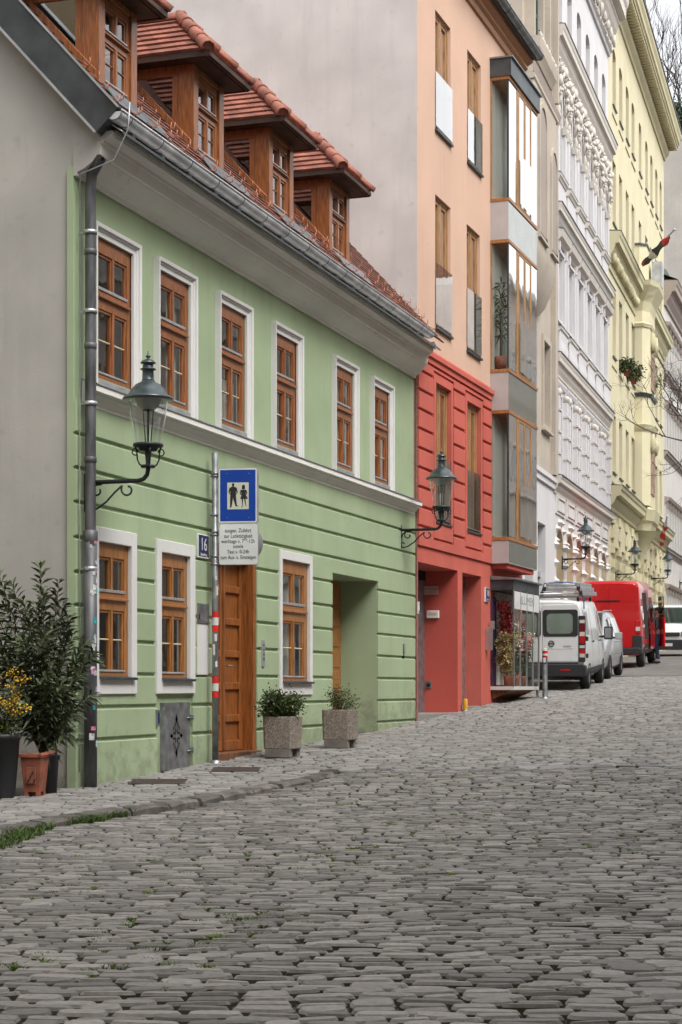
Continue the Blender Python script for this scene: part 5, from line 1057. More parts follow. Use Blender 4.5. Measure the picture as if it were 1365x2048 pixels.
flat(fig, P_((-.15, .82), (-.20, .63), (-.165, .60), (-.10, .74))); flat(fig, P_((-.20, .65), (-.12, .53), (-.10, .57), (-.165, .65))); flat(fig, P_((.15, .82), (.10, .74), (.165, .60), (.20, .63))); flat(fig, P_((.20, .65), (.165, .65), (.10, .57), (.12, .53)))
flat(fig, P_((-.125, .44), (.0, .44), (-.01, .36), (-.055, .06), (-.13, .06))); flat(fig, P_((.0, .44), (.125, .44), (.155, .10), (.085, .10), (.0, .36))); flat(fig, P_((-.13, .06), (-.055, .06), (-.075, .01), (-.15, -.02))); flat(fig, P_((.085, .10), (.155, .10), (.22, .06), (.21, .045), (.09, .06)))
cxm = mx+.066; cz0 = mz-.135; s = .26
circ(fig, cxm, cz0+.93*s, .058*s*1.2); flat(fig, P_((-.065, .80), (.065, .80), (.075, .93), (-.075, .93))); flat(fig, P_((-.13, .78), (.13, .78), (.09, .56), (.20, .40), (.17, .36), (.05, .37), (-.13, .36), (-.15, .40), (-.08, .56)))
flat(fig, P_((-.13, .78), (-.18, .63), (-.10, .52), (-.07, .55), (-.13, .64), (-.07, .74))); flat(fig, P_((.13, .78), (.07, .74), (.13, .64), (.07, .55), (.10, .52), (.18, .63)))
flat(fig, P_((-.09, .37), (-.02, .37), (-.03, .06), (-.075, -.02), (-.10, .0), (-.055, .08))); flat(fig, P_((.02, .37), (.09, .37), (.125, .08), (.15, .03), (.10, .05)))
fig.build('figures', sg)

b = MB(); rounded(b, s0+.006, s1-.004, zA, zB-.001, .03, -.06, -.045, 'lightzinc'); rounded(b, s0+.012, s1-.010, zA+.006, zB-.007, .028, -.062, -.06, 'signwhite'); tp = b.build('text_sign', SP_)
for py, sx_, size, s in ((1061.5, .80, .063, 'ausgen. Zufahrt'), (1072.5, .80, .063, 'zur Ladetätigkeit'), (1083, .80, .063, 'werktags v. 7°°-12h'), (1093, .82, .063, 'sowie'), (1104, .8, .063, 'Taxi v. 0-24h'), (1115, .74, .063, 'zum Aus- u. Einsteigen')):
    o = text(s, size, 'signblack', 'lettering', tp, ((s0+s1)/2-.003, -.063, zz(py)), sx=sx_); o.data.transform(Matrix.Translation((0, 0, 0)))
rs_ = MB(); rs_.lathe([(0, 0), (.21, 0), (.215, .01), (.21, .02), (0, .02)], 'steel', (0, 0, 0), 28); o = rs_.build('round_sign', SP_, 0, ((s0+s1)/2+.06, .05, zz(1086))); o.rotation_euler = (R_(90), 0, R_(14))
b = MB()
for py in (946, 951, 1029, 1063, 1069, 1112, 1128): z = zz(py); b.lathe([(.039, z-.012), (.045, z-.01), (.045, z+.01), (.039, z+.012)], 'steel', (-.005, 0, 0), 12); b.box(.03, s0+.12, -.045, -.02, z-.008, z+.008, 'steel'); b.box(-.06, -.03, -.01, .01, z-.01, z+.01, 'darkzinc')
b.build('clamp', SP_)
# ============================================================ planters and plants
def leaves(P, D, L, W, m, name, parent=None, droop=.25, fold=True):
    """pointed leaves: base point, direction, length, width -> two bent quads each"""
    P, D = np.asarray(P, float), np.asarray(D, float); D /= np.linalg.norm(D, axis=1, keepdims=True)+1e-9; N = len(P)
    L = np.broadcast_to(L, N)[:, None]; W = np.broadcast_to(W, N)[:, None]; up_ = rng.normal(0, 1, (N, 3)); S = np.cross(D, up_); S /= np.linalg.norm(S, axis=1, keepdims=True)+1e-9
    g = np.array([0, 0, -1.])*droop; m1, tip = P+D*L*.5+g*L*.25, P+D*L+g*L
    V = np.stack([P, m1-S*W/2, m1+S*W/2, tip], 1).reshape(-1, 3); o = (np.arange(N)*4)[:, None]
    T = np.concatenate([o+np.array([[0, 1, 2]]), o+np.array([[1, 3, 2]])]); return link(name, np_mesh(name, V, None, T, (m,)), parent)
def planter(px, py, Z, label, seed):
    x, y = at(px, Z); z = float(gs(y))+.004; t = thing('concrete_planter', label, 'planter', (x, y, z), R_(90)); w = .20; h0, h1 = .105, .50; c = .035
    b = MB(); out = [(-w+c, -w), (w-c, -w), (w, -w+c), (w, w-c), (w-c, w), (-w+c, w), (-w, w-c), (-w, -w+c)]; k = .955; i_ = .80
    rings = [[(a*k, q*k, h0) for a, q in out], [(a, q, h1-.01) for a, q in out], [(a*.985, q*.985, h1) for a, q in out], [(a*i_, q*i_, h1) for a, q in out], [(a*i_, q*i_, h1-.06) for a, q in out]]
    b.add([p for r in rings for p in r], [(r*8+i, r*8+(i+1) % 8, (r+1)*8+(i+1) % 8, (r+1)*8+i) for r in range(4) for i in range(8)]+[tuple(range(8))[::-1]], 'concrete'); b.add(rings[-1], [tuple(range(8))], 'soil'); b.build('trough', t, .012, seg=2)
    f0 = None
    for q in (-.14, .14):
        if f0 is None: f = MB(); f.box(-.05, .05, -.16, .16, 0, h0+.004, 'concretedark'); f0 = f.build('foot', t, .006, (q, 0, 0))
        else: again(f0, t, (q, 0, 0))
    return t, (x, y, z+h1-.05)
def shrub(c, r, n, label, m, leaf=(.028, .014), stems=14, flat_=.8, name='potted_shrub', gap=.0, spiky=False, cat='shrub'):
    t = thing(name, label, cat, c); P = []; D = []; st = MB()
    for k in range(stems):
        a, e = random.uniform(0, 6.28), random.uniform(.15, 1.15); q = r*random.uniform(.75, 1.1); tip = Vector((math.cos(a)*math.cos(e)*q, math.sin(a)*math.cos(e)*q, .02+math.sin(e)*q*2*flat_*.75+.05)); st.tube([(0, 0, -.02), tip*.45+Vector((0, 0, .03)), tip], [.007, .005, .002], 'stem', 5)
        for _ in range(n//stems):
            s = random.random()**.55; p = tip*s+Vector([random.gauss(0, r*.17) for _ in range(3)]); P.append(p); D.append(tuple((p-Vector((0, 0, r*.4))).normalized()+Vector([random.gauss(0, .6) for _ in range(3)])+Vector((0, 0, .3 if not spiky else .9))))
    st.build('stems', t); leaves(P, D, rng.uniform(leaf[0]*.7, leaf[0]*1.4, len(P)), leaf[1], m, 'foliage', t); return t
t, c = planter(566, 1505, 21.75, 'washed concrete planter beside the carved door, holding a round box shrub', 1); shrub((c[0], c[1], c[2]-.02), .26, 5200, 'round dense box shrub growing in the planter nearest the door', 'leafmid', (.038, .024), 34, .9)
t, c = planter(681, 1484, 23.3, 'washed concrete planter in front of the deep doorway, holding a sparse shrub', 2); shrub((c[0]-.0, c[1]-.03, c[2]), .25, 1100, 'small uneven shrub with upright twigs in the planter by the deep doorway', 'leafmid', (.036, .015), 16, .8, spiky=True)
# pots in front of the gable wall
x, y = at(5, 16.75); z = float(gs(y)); t = thing('tall_pot', 'tall black plastic pot with yellow flowers at the left picture edge', 'pot', (x, y, z)); b = MB(); b.lathe([(0, 0), (.115, 0), (.12, .02), (.165, .55), (.178, .555), (.178, .60), (.165, .605), (.155, .58), (0, .57)], 'blackpot', (0, 0, 0), 28); b.build('vessel', t); b = MB(); b.lathe([(0, .572), (.156, .575)], 'soil', (0, 0, 0), 20); b.build('soil', t); cf = (x, y, z+.57)
x, y = at(70, 16.95); z = float(gs(y)); t = thing('terracotta_pot', 'square terracotta pot with a broken tilted rim in front of the grey gable wall', 'pot', (x, y, z), TH+R_(-12)); b = MB(); w0, w1 = .078, .105
vs = [(sx*w, sy*w, h) for w, h in ((w0, .04), (w1, .37), (w1*.86, .37), (w1*.8, .30)) for sx, sy in ((-1, -1), (1, -1), (1, 1), (-1, 1))]
b.add(vs, [(r*4+i, r*4+(i+1) % 4, (r+1)*4+(i+1) % 4, (r+1)*4+i) for r in range(3) for i in range(4)]+[(3, 2, 1, 0), (12, 13, 14, 15)], 'terra')
for sx in (-1, 1):
    for sy in (-1, 1): b.box(sx*w0*.75-.02, sx*w0*.75+.02, sy*w0*.75-.02, sy*w0*.75+.02, 0, .045, 'terra')
b.box(-.05, .05, -w1*.97, -w1*.9, .12, .28, 'terra'); o = b.build('vessel', t, .004)
b = MB(); b.box(-.125, .10, -.125, -.10, .37, .405, 'terra'); b.box(-.125, -.10, -.10, .125, .37, .405, 'terra'); b.box(-.10, .10, .10, .125, .37, .405, 'terra'); b.build('rim', t, .004)
b = MB(); b.box(-.015, .015, -.14, .16, -.016, .016, 'terra'); o = b.build('rim_shard', t, .004, (.12, 0, .405)); o.rotation_euler = (R_(5), R_(-22), R_(-8))
for i in range(4):
    b = MB() if i == 0 else b; b.add([(-.035+.02*i+dx, -w1-.003+.016*(1-(.14+.035*(i % 3))/.37)*0, .13+.035*(i % 3)+dz) for dx, dz in ((0, 0), (.02, .012), (.03, .045), (.006, .03))], [(0, 1, 2, 3)], 'soil')
b.build('leaf_relief', t)
x, y = at(100, 17.3); z = float(gs(y)); t = thing('plant_tub', 'dark round tub of the oleander behind the terracotta pot', 'tub', (x-.06, y-.02, z)); b = MB(); b.lathe([(0, 0), (.13, 0), (.15, .34), (.165, .345), (.165, .37), (.145, .36), (.14, .32), (0, .32)], 'blackpot', (0, 0, 0), 24); b.build('vessel', t); oc = Vector((x-.06, y-.02, z+.32))
OL = thing('oleander', 'tall dark oleander with long narrow leaves in front of the grey gable wall', 'plant', tuple(oc)); st = MB(); P = []; D = []; LL = []; Pd = []; Dd = []
right = Vector((CT, ST, 0)); toward = Vector((ST, -CT, 0))
r = random.Random(11)
tips = [(-.75, 1.2, .3), (-.55, .85, .3), (-.25, .7, .3), (0, .75, .3), (.2, .72, .3), (-.4, .6, .35), (-.1, .55, .35), (.3, .62, .25), (-.15, 1.15, .3), (.05, 1.2, .3), (-.35, 1.0, .3), (-.6, 1.0, .3), (-.8, 1.5, .2), (-.55, 1.62, .1), (-.42, 1.78, .05), (-.30, 1.70, .0), (-.18, 1.55, .1), (-.02, 1.86, .05), (.02, 1.62, .12), (.16, 1.72, .05), (.20, 1.5, .1), (-.62, 1.4, .2), (-.5, 1.3, .15), (.30, 1.22, .1), (.42, 1.12, .18), (.50, 1.02, .2), (.38, .82, .22), (.48, .62, .25), (.30, .45, .3), (-.1, 1.35, .2), (.1, 1.3, .18), (-.3, 1.2, .22), (-.45, 1.05, .2), (.22, 1.0, .2), (0, 1.05, .25), (-.2, .95, .25), (.36, .98, .12), (.14, .52, .3), (.28, .28, .3), (-.7, 1.65, .1), (-.65, 1.15, .2), (.08, .82, .25), (-.36, 1.5, .12), (.26, 1.38, .1), (-.05, 1.5, .15)]
for tx_, tz_, tf in tips:
    tip = right*tx_+toward*tf*.8+Vector((0, 0, tz_)); mid = right*tx_*.35+toward*tf*.3+Vector((0, 0, tz_*.55+.1)); n = 26; pts = []
    for q in np.linspace(0, 1, 9): a = Vector((0, 0, 0)).lerp(mid, q); c = mid.lerp(tip, q); pts.append(a.lerp(c, q))
    st.tube(pts, [.011-.008*i/8 for i in range(9)], 'stem', 5)
    for q in np.linspace(.25, 1, 24 if tz_ > .9 else 16):
        a = Vector((0, 0, 0)).lerp(mid, q); c = mid.lerp(tip, q); p = a.lerp(c, q); ax = (tip-mid).normalized(); a0 = r.uniform(0, 6)
        for k in range(5 if q > .75 else 3):
            w = a0+k*2.1; s = ax.orthogonal().normalized(); v = s*math.cos(w)+ax.cross(s)*math.sin(w); dv = v*r.uniform(.7, 1.1)+ax*(.35+.75*q)+Vector((r.gauss(0, .2), r.gauss(0, .2), r.gauss(0, .15)))
            P.append(p); D.append(dv); LL.append(r.uniform(.10, .20))
st.build('stems', OL); leaves(P, D, np.array(LL), .03, 'leafdark', 'foliage', OL, .35)
# yellow flowering shrub
YF = thing('flowering_shrub', 'low shrub with clusters of yellow flowers in the tall black pot', 'plant', cf); st = MB(); P = []; D = []; FP = []; FD = []
for k in range(34):
    q = Vector((cf[0], cf[1], cf[2])); tip = right*r.uniform(-.25, .26)+toward*r.uniform(-.05, .22)+Vector((0, 0, r.uniform(.0, .62))); st.tube([(0, 0, 0), tip*.5+Vector((0, 0, .05)), tip], [.006, .004, .002], 'stem', 5)
    for _ in range(16): s = r.uniform(.3, 1); P.append(tip*s+Vector([r.gauss(0, .03) for _ in range(3)])); D.append([r.gauss(0, 1) for _ in range(3)])
    if k % 3 < 2:
        for _ in range(24):
            c = tip+Vector([r.gauss(0, .028) for _ in range(3)]); 
            FP.append(c); FD.append([r.gauss(0, 1), r.gauss(0, 1), r.gauss(.3, .8)])
st.build('stems', YF); leaves(P, D, .045, .02, 'leafmid', 'foliage', YF); leaves(FP, FD, .026, .02, 'leafflower', 'flowers', YF, 0)
# window boxes of the yellow house
for px, py, rr_, lab in ((1254, 735, .42, 'leafy plant in a terracotta pot on the nearer window sill of the yellow house'), (1268, 752, .5, 'bushy green plant spilling from the window next to the yellow oriel'), (1304, 775, .4, 'yellowish green plant on the ledge right of the yellow oriel')):
    u, z, _ = FY.P(px, py, .25); c = FY.w(u, .25, z-.1); shrub(c, rr_*.8, 700, lab, 'leafmid' if px < 1300 else 'leaflight', (.11, .06), 14, .8, 'window_plant', cat='plant')
    pb = MB(); pb.lathe([(0, -.2), (.1, -.2), (.13, 0), (.145, 0), (.145, .03), (.11, .03), (0, .0)], 'terra', (0, 0, 0), 12); o = pb.build('flower_pot', None, 0, c); tag(o, {1254: 'terracotta flower pot hanging on the nearer window of the yellow house', 1268: 'terracotta flower pot under the bushy plant beside the yellow oriel', 1304: 'terracotta flower pot on the ledge right of the yellow oriel'}[px], 'flower pot')
# gratings in the pavement, bollard, pole by the shop
for px0, px1, py, lab in ((262, 372, 1569, 'rusty drain grate in the pavement below the metal hatch'), (425, 520, 1537.5, 'rusty drain grate in the pavement by the sign post')):
    Z = (CAM_Z-.14)*F_PX/(py-YH) if px0 < 300 else (CAM_Z-.235)*F_PX/(py-YH); x, y = at((px0+px1)/2, Z); w = (px1-px0)/F_PX*Z/2; b = MB(); d = .26
    b.frame(-w, w, -d, d, .025, 0, .02, 'grille'); 
    for k in range(24): q = -w+.03+k*(2*w-.06)/23; b.box(q-.009, q+.009, 0.002, .018, -d, d, 'grille')
    for q in (-.09, .09): b.box(-w, w, .004, .015, q-.01, q+.01, 'grille')
    b.quad((-w, .03, -d), (w, .03, -d), (w, .03, d), (-w, .03, d), 'dark'); me = b.mesh('drain_grate'); me.transform(Matrix.Rotation(R_(-90), 4, 'X')); o = link('drain_grate', me, None, (x, y, float(gs(y))+.013)); o.rotation_euler = (R_(1.2)*0-math.atan(.045)*0, 0, TH); o.rotation_euler[0] = math.atan(.04); tag(o, lab, 'drain grate')
x, y = at(1090.5, 35.5); t = thing('bollard', 'grey steel bollard with red and white top bands beside the shop window', 'bollard', (x, y, float(gs(y)))); b = MB(); b.lathe([(.075, 0), (.06, .02), (.052, .04), (.052, .98)], 'steel', (0, 0, 0), 16); b.build('post', t)
b = MB(); b.lathe([(.054, .80), (.054, .86)], 'redpaint', (0, 0, 0), 16); b.lathe([(.054, .86), (.054, .90)], 'whiteband', (0, 0, 0), 16); b.lathe([(.056, .90), (.056, .955)], 'redpaint', (0, 0, 0), 16); b.lathe([(.055, .955), (.05, .985), (0, 1.0)], 'whiteband', (0, 0, 0), 16); b.box(-.03, .04, -.06, -.05, .70, .84, 'signblack'); b.box(-.02, .03, -.062, -.06, .72, .82, 'signwhite'); b.build('cap', t)
# flowers in the shop window
def bouquet(u, p, z, h, rr_, m, lab, n=900, kind='leafmid'):
    c = FR.w(u, p, z); t = thing('flower_bouquet', lab, 'bouquet', c, FR.rz); st = MB(); P = []; D = []; P2 = []; D2 = []
    st.lathe([(0, 0), (.06, 0), (.07, .16), (.06, .2), (.0, .19)], 'terra', (0, 0, 0), 10)
    for k in range(16):
        tip = Vector((r.gauss(0, rr_*.45), r.gauss(0, rr_*.3), h*r.uniform(.55, 1.05))); st.tube([(0, 0, .18), tip*.6, tip], .004, 'stem', 4)
        for _ in range(n//16): s = r.uniform(.4, 1); P.append(tip*s+Vector([r.gauss(0, .035) for _ in range(3)])); D.append([r.gauss(0, 1), r.gauss(0, 1), r.gauss(.4, 1)])
        for _ in range(n//12): P2.append(tip+Vector([r.gauss(0, .04) for _ in range(3)])); D2.append([r.gauss(0, 1), r.gauss(0, 1), r.gauss(.2, 1)])
    st.build('vase', t); leaves(P, D, .075, .03, kind, 'foliage', t); leaves(P2, D2, .045, .03, m, 'flowers', t, 0)
bouquet(4.93, .30, 1.18, .95, .3, 'drygrass', 'dry golden grass bouquet at the near corner of the shop window', kind='drygrass'); bouquet(5.1, .2, 1.7, 1.0, .2, 'redpetal', 'red flowers hanging high behind the near corner of the shop window', kind='redpetal')
bouquet(5.45, .25, 1.18, 1.15, .32, 'whitepetal', 'bouquet with pale cream blossoms in the middle of the shop window'); bouquet(5.95, .25, 1.18, 1.2, .3, 'pinkpetal', 'bouquet with salmon pink blossoms right of the cream one in the shop window'); bouquet(6.5, .25, 1.18, .95, .3, 'whitepetal', 'green bouquet at the far end of the shop window')
# potted yucca and blossoms in the middle bay window
c = FR.w(4.98, .17, 7.30); YU = thing('potted_yucca', 'spiky potted yucca standing inside the middle glazed bay window', 'plant', c); st = MB(); st.lathe([(0, 0), (.1, 0), (.13, .22), (0, .21)], 'terra', (0, 0, 0), 12); st.tube([(0, 0, .2), (0, .02, 1.0)], .03, 'stem', 7); st.build('stems', YU)
leaves([(0, .0, .55+r.uniform(0, 1.1)) for _ in range(150)], [(r.gauss(0, 1), r.gauss(0, .6), r.gauss(.35, .9)) for _ in range(150)], .24, .03, 'leafdark', 'foliage', YU, .3)
# ============================================================ vehicles
def wheel(parent, x, y, R=.32, w=.2):
    side = 1 if y > 0 else -1
    def rot(b): b.v = [(p[0], p[2], p[1]) for p in b.v]; return b
    b = MB(); b.lathe([(R*.62, -w/2), (R*.9, -w/2), (R, -w*.35), (R, w*.35), (R*.9, w/2), (R*.62, w/2)], 'rubber', (0, 0, 0), 24); o = rot(b).build('wheel', parent, 0, (x, y, R)); b = MB()
    b.lathe([(R*.63, side*w*.44), (R*.58, side*w*.40), (R*.52, side*w*.30), (R*.2, side*w*.36), (0, side*w*.38)], 'rim', (0, 0, 0), 24)
    for k in range(7): a = k*2*math.pi/7; b.lathe([(0, side*w*.37), (R*.09, side*w*.36), (R*.09, side*w*.3)], 'dark', (R*.4*math.cos(a), R*.4*math.sin(a), 0), 8)
    rot(b).build('rim', o); return o
class Car:
    def __init__(s, st): s.st = st
    def sec(s, x):
        st = s.st; xs = [q[0] for q in st]; return [float(np.interp(x, xs, [q[k] for q in st])) for k in range(1, 6)]
    def ring(s, x):
        zb, zs, zt, wb, wt = s.sec(x); h = [(wb*.90, zb), (wb*.985, zb+.10), (wb, (zb+zs)*.5), (wb*.985, zs), (wt+(wb-wt)*.18, zt-.16*(zt-zs)-.03), (wt-.02, zt-.045), (wt-.09, zt-.008), (wt*.5, zt+.012)]
        return [(x, y, z) for y, z in h]+[(x, 0, zt+.018)]+[(x, -y, z) for y, z in h[::-1]]
    def body(s, parent, m, xs=None):
        b = MB(); rs = [s.ring(q[0]) for q in s.st]; n = len(rs[0]); b.add([p for r in rs for p in r], [(k*n+i, k*n+i+1, (k+1)*n+i+1, (k+1)*n+i) for k in range(len(rs)-1) for i in range(n-1)]+[(k*n+n-1, k*n, (k+1)*n, (k+1)*n+n-1) for k in range(len(rs)-1)], m, True)
        b.add(rs[0], [tuple(range(n))], m); b.add(rs[-1], [tuple(range(n))[::-1]], m); return b
    def y(s, x, z):
        r = s.ring(x)[:8]; zs = [p[2] for p in r]; return float(np.interp(z, zs, [p[1] for p in r]))
    def panel(s, b, xa, xb, za, zb, m, side=-1, off=.006, sl=0., sl2=0.):
        """a patch lying on the side skin; sl/sl2 lean its two upright edges"""
        n = 6; k = 4; vs = []
        for j in range(k+1):
            z = za+(zb-za)*j/k
            for i in range(n+1): x = (xa+sl*j/k)+((xb+sl2*j/k)-(xa+sl*j/k))*i/n; vs.append((x, side*(s.y(x, z)+off), z))
        return b.add(vs, [(j*(n+1)+i, j*(n+1)+i+1, (j+1)*(n+1)+i+1, (j+1)*(n+1)+i) for j in range(k) for i in range(n)], m, True)
def rrect(b, y0, y1, z0, z1, r, x0, x1, m):
    pts = []
    for cy, cz, a in ((y1-r, z0+r, -90), (y1-r, z1-r, 0), (y0+r, z1-r, 90), (y0+r, z0+r, 180)): pts += [(cy+r*math.cos(R_(a+q)), cz+r*math.sin(R_(a+q))) for q in range(0, 91, 18)]
    n = len(pts); vs = [(x0, p, q) for p, q in pts]+[(x1, p, q) for p, q in pts]
    return b.add(vs, [tuple(range(n)), tuple(range(n, 2*n))[::-1]]+[(i, i+n, (i+1) % n+n, (i+1) % n) for i in range(n)], m)
def mirror_(parent, x, y, z, s=-1):
    b = MB(); b.box(x-.09, x+.06, min(y, y+s*.2), max(y, y+s*.2), z-.14, z+.17, 'plastic'); b.box(x-.02, x+.03, min(y-s*.1, y), max(y-s*.1, y), z-.1, z-.04, 'plastic'); o = b.build('wing_mirror', parent, .035, seg=3); g = MB(); g.box(x-.094, x-.09, y+s*.1-.075, y+s*.1+.075, z-.1, z+.13, 'chrome'); g.build('mirror_glass', o)
GR_OFF = .012
def place(name, label, cat, px_right, Z, head, half):
    """rear right corner at the given ray and depth -> origin at the rear centre on the ground"""
    x, y = at(px_right, Z); h = R_(head); x -= math.cos(h)*half; y += math.sin(h)*half; sl = math.atan(.044)
    t = thing(name, label, cat, (x, y, float(gs(y))+GR_OFF-.01)); t.rotation_euler = (0, -sl, math.pi/2-h); return t
# white panel van, rear towards us
V1 = place('parked_van', 'white panel van with a ladder on its roof, seen from behind beside the flower shop', 'van', 1172, 38.4, -4.6, .95)
c1 = Car([(0., .36, 1.05, 1.90, .93, .80), (.05, .30, 1.05, 1.945, .95, .82), (.5, .28, 1.05, 1.965, .955, .83), (3.2, .28, 1.05, 1.96, .955, .83), (3.7, .28, 1.05, 1.93, .955, .80), (4.35, .28, 1.04, 1.32, .95, .74), (4.85, .30, .95, 1.10, .90, .66), (5.0, .38, .8, .92, .78, .55)])
b = c1.body(V1, 'vanwhite'); b.build('body', V1)
b = MB(); rrect(b, -.965, .965, .30, .58, .08, -.09, .16, 'plastic'); b.box(-.075, .1, -.8, .8, .57, .62, 'plastic'); b.build('bumper', V1, .02)
b = MB(); b.box(-.096, -.088, -.62, -.42, .43, .47, 'lightred'); b.build('reflector', V1)
b = MB(); rrect(b, -.80, -.02, .62, 1.86, .05, -.022, .005, 'vanwhite'); rrect(b, .0, .80, .62, 1.86, .05, -.022, .005, 'vanwhite'); d = b.build('rear_door', V1, .006)
b = MB(); rrect(b, -.79, -.03, 1.17, 1.755, .06, -.028, -.02, 'plastic'); rrect(b, .01, .79, 1.17, 1.755, .06, -.028, -.02, 'plastic'); rrect(b, -.68, -.115, 1.235, 1.67, .09, -.032, -.026, 'vanpane'); rrect(b, .10, .68, 1.235, 1.67, .09, -.032, -.026, 'vanpane'); b.build('rear_window', d)
b = MB(); rrect(b, -.70, -.05, .64, .90, .03, -.026, -.02, 'vanwhite'); b.box(-.03, -.022, -.70, -.05, .905, .925, 'vanwhite'); b.build('door_panel', d, .004)
b = MB(); b.tube([(-.03, -.215+.06*math.cos(t), 1.02+.06*math.sin(t)) for t in np.linspace(0, 6.28, 22)], .009, 'plastic', 6); b.box(-.034, -.026, -.265, -.165, 1.01, 1.03, 'plastic'); b.build('badge', d)
t_ = text('VIVARO', .05, 'plastic', 'lettering', V1, (-.03, -.56, .955)); t_.rotation_euler = (R_(90), 0, R_(-90))
for s in (-1, 1):
    b = MB(); y0, y1 = sorted((s*.80, s*.945)); rrect(b, y0, y1, .62, 1.62, .03, -.03, .08, 'plastic'); ll = MB(); y0, y1 = sorted((s*.825, s*.94))
    for z0, z1, m in ((1.02, 1.18, 'lightred'), (1.18, 1.27, 'lightwhite'), (1.27, 1.44, 'taildark'), (1.46, 1.53, 'lightwhite'), (.80, .90, 'lightred'), (.72, .80, 'lightwhite'), (.92, .98, 'lightwhite')): ll.box(-.035, -.028, y0, y1, z0, z1, m)
    h = b.build('tail_light', V1); ll.build('lens', h)
for x in (.85, 3.95): wheel(V1, x, -.85, .325); wheel(V1, x, .85, .325)
b = MB(); c1.panel(b, .35, 1.5, 1.12, 1.72, 'plastic', off=.003) if 0 else None; c1.panel(b, .30, 1.25, 1.12, 1.74, 'vanwhite', off=.008); c1.panel(b, .42, .95, 1.2, 1.7, 'alu', off=.012); c1.panel(b, 3.15, 3.95, 1.10, 1.72, 'carglass', sl=.0, sl2=-.42); c1.panel(b, 2.9, 2.94, .4, 1.8, 'plastic', off=.004); c1.panel(b, 1.55, 1.58, .4, 1.8, 'plastic', off=.004); b.build('side_panel', V1)
b = MB(); c1.panel(b, .1, 4.8, .30, .46, 'plastic', off=.012); c1.panel(b, -.0, .35, .46, 1.0, 'plastic', off=.01) if 0 else None; b.build('side_sill', V1)
b = MB(); b.box(1.42, 1.54, -.99, -.955, 1.02, 1.06, 'plastic'); b.box(2.95, 3.07, -.99, -.955, 1.02, 1.06, 'plastic'); b.build('door_handle', V1, .008)
for z in (1.12, .75): b = MB(); b.box(.08, .2, -.995, -.94, z-.05, z+.05, 'plastic'); b.build('door_hinge', V1, .01)
mirror_(V1, 3.75, -1.0, 1.18)
b = MB(); b.quad((3.72, -.74, 1.90), (3.72, .74, 1.90), (4.33, .70, 1.345), (4.33, -.70, 1.345), 'carglass'); b.v = [(x+.012, y, z+.012) for x, y, z in b.v]; b.build('windscreen', V1)
b = MB()
for x in (.3, 1.6, 2.9): b.box(x, x+.05, -.78, .78, 2.02, 2.06, 'alu'); b.box(x, x+.05, -.78, -.73, 1.93, 2.02, 'plastic'); b.box(x, x+.05, .73, .78, 1.93, 2.02, 'plastic')
b.tube([(.1, .85, 2.09), (.1, -.55, 2.10)], .022, 'alu', 8); b.box(.06, .14, .62, .86, 2.06, 2.12, 'plastic'); b.build('roof_rack', V1)
inv = V1.matrix_world
ld = thing('ladder', 'stacked aluminium ladder strapped on the roof of the white van', 'ladder', V1.location, 0); ld.rotation_euler = V1.rotation_euler; bpy.context.view_layer.update(); ld.location = V1.matrix_world @ Vector((.1, -.42, 2.065)); b = MB()
for k, (w, z) in enumerate(((.42, .0), (.37, .10), (.32, .19))):
    for s in (-1, 1): b.box(0+.05*k, 3.2-.1*k, s*w-.03, s*w+.03, z, z+.085, 'alu')
    for i in range(11): b.tube([(.15+i*.28, -w, z+.045), (.15+i*.28, w, z+.045)], .017, 'alu', 8)
b.box(.0, .03, -.36, .3, .1, .17, 'lightzinc'); b.build('rails', ld, .006); b = MB()
for s in (-1, 1):
    for w, z in ((.42, 0), (.37, .1)): b.box(-.015, .05, s*w-.035, s*w+.035, z-.002, z+.09, 'plastic')
b.build('end_cap', ld, .006)
b = MB(); b.tube([(.25, .5, -.06), (.25, .4, .27), (.25, -.1, .29), (.25, -.36, .24), (.25, -.46, -.05), (.18, -.47, -.3)], .014, 'bluerope', 6); b.build('strap', ld)
# silver family car facing us
V2 = place('parked_car', 'silver family car facing the camera behind the white van', 'car', 1213, 43.9, -3.6, .88)
c2 = Car([(0, .42, .62, .72, .70, .52), (.12, .28, .70, .84, .82, .62), (.75, .22, .86, 1.02, .88, .66), (1.15, .22, .95, 1.12, .89, .70), (1.95, .22, .98, 1.64, .895, .64), (2.4, .22, .99, 1.70, .895, .66), (3.6, .22, 1.0, 1.69, .89, .66), (4.15, .24, 1.0, 1.58, .87, .62), (4.35, .34, .95, 1.35, .83, .60)])
c2.body(V2, 'silver').build('body', V2); b = MB(); rrect(b, -.84, .84, .24, .52, .08, -.06, .14, 'silver'); b.box(-.065, -.05, -.5, .5, .3, .4, 'dark'); b.build('bumper', V2, .02)
b = MB(); b.add([(1.17, -.66, 1.135), (1.17, .66, 1.135), (1.96, .58, 1.655), (1.96, -.58, 1.655)], [(0, 1, 2, 3)], 'carglass'); b.v = [(x-.02, y, z+.015) for x, y, z in b.v]; b.build('windscreen', V2)
b = MB(); c2.panel(b, 1.45, 2.25, 1.02, 1.50, 'carglass', sl=.42, sl2=.0); c2.panel(b, 2.33, 3.15, 1.02, 1.53, 'carglass'); c2.panel(b, 3.22, 3.95, 1.04, 1.52, 'carglass', sl2=-.15); b.build('side_window', V2)
b = MB(); c2.panel(b, 2.28, 2.30, .4, 1.0, 'plastic', off=.004); c2.panel(b, 3.18, 3.2, .4, 1.0, 'plastic', off=.004); c2.panel(b, .9, 4.2, .52, .58, 'lightzinc', off=.012); b.build('door_trim', V2)
b = MB(); b.box(2.1, 2.24, -.93, -.89, .9, .93, 'silver'); b.box(3.0, 3.14, -.93, -.89, .9, .93, 'silver'); b.build('door_handle', V2, .008)
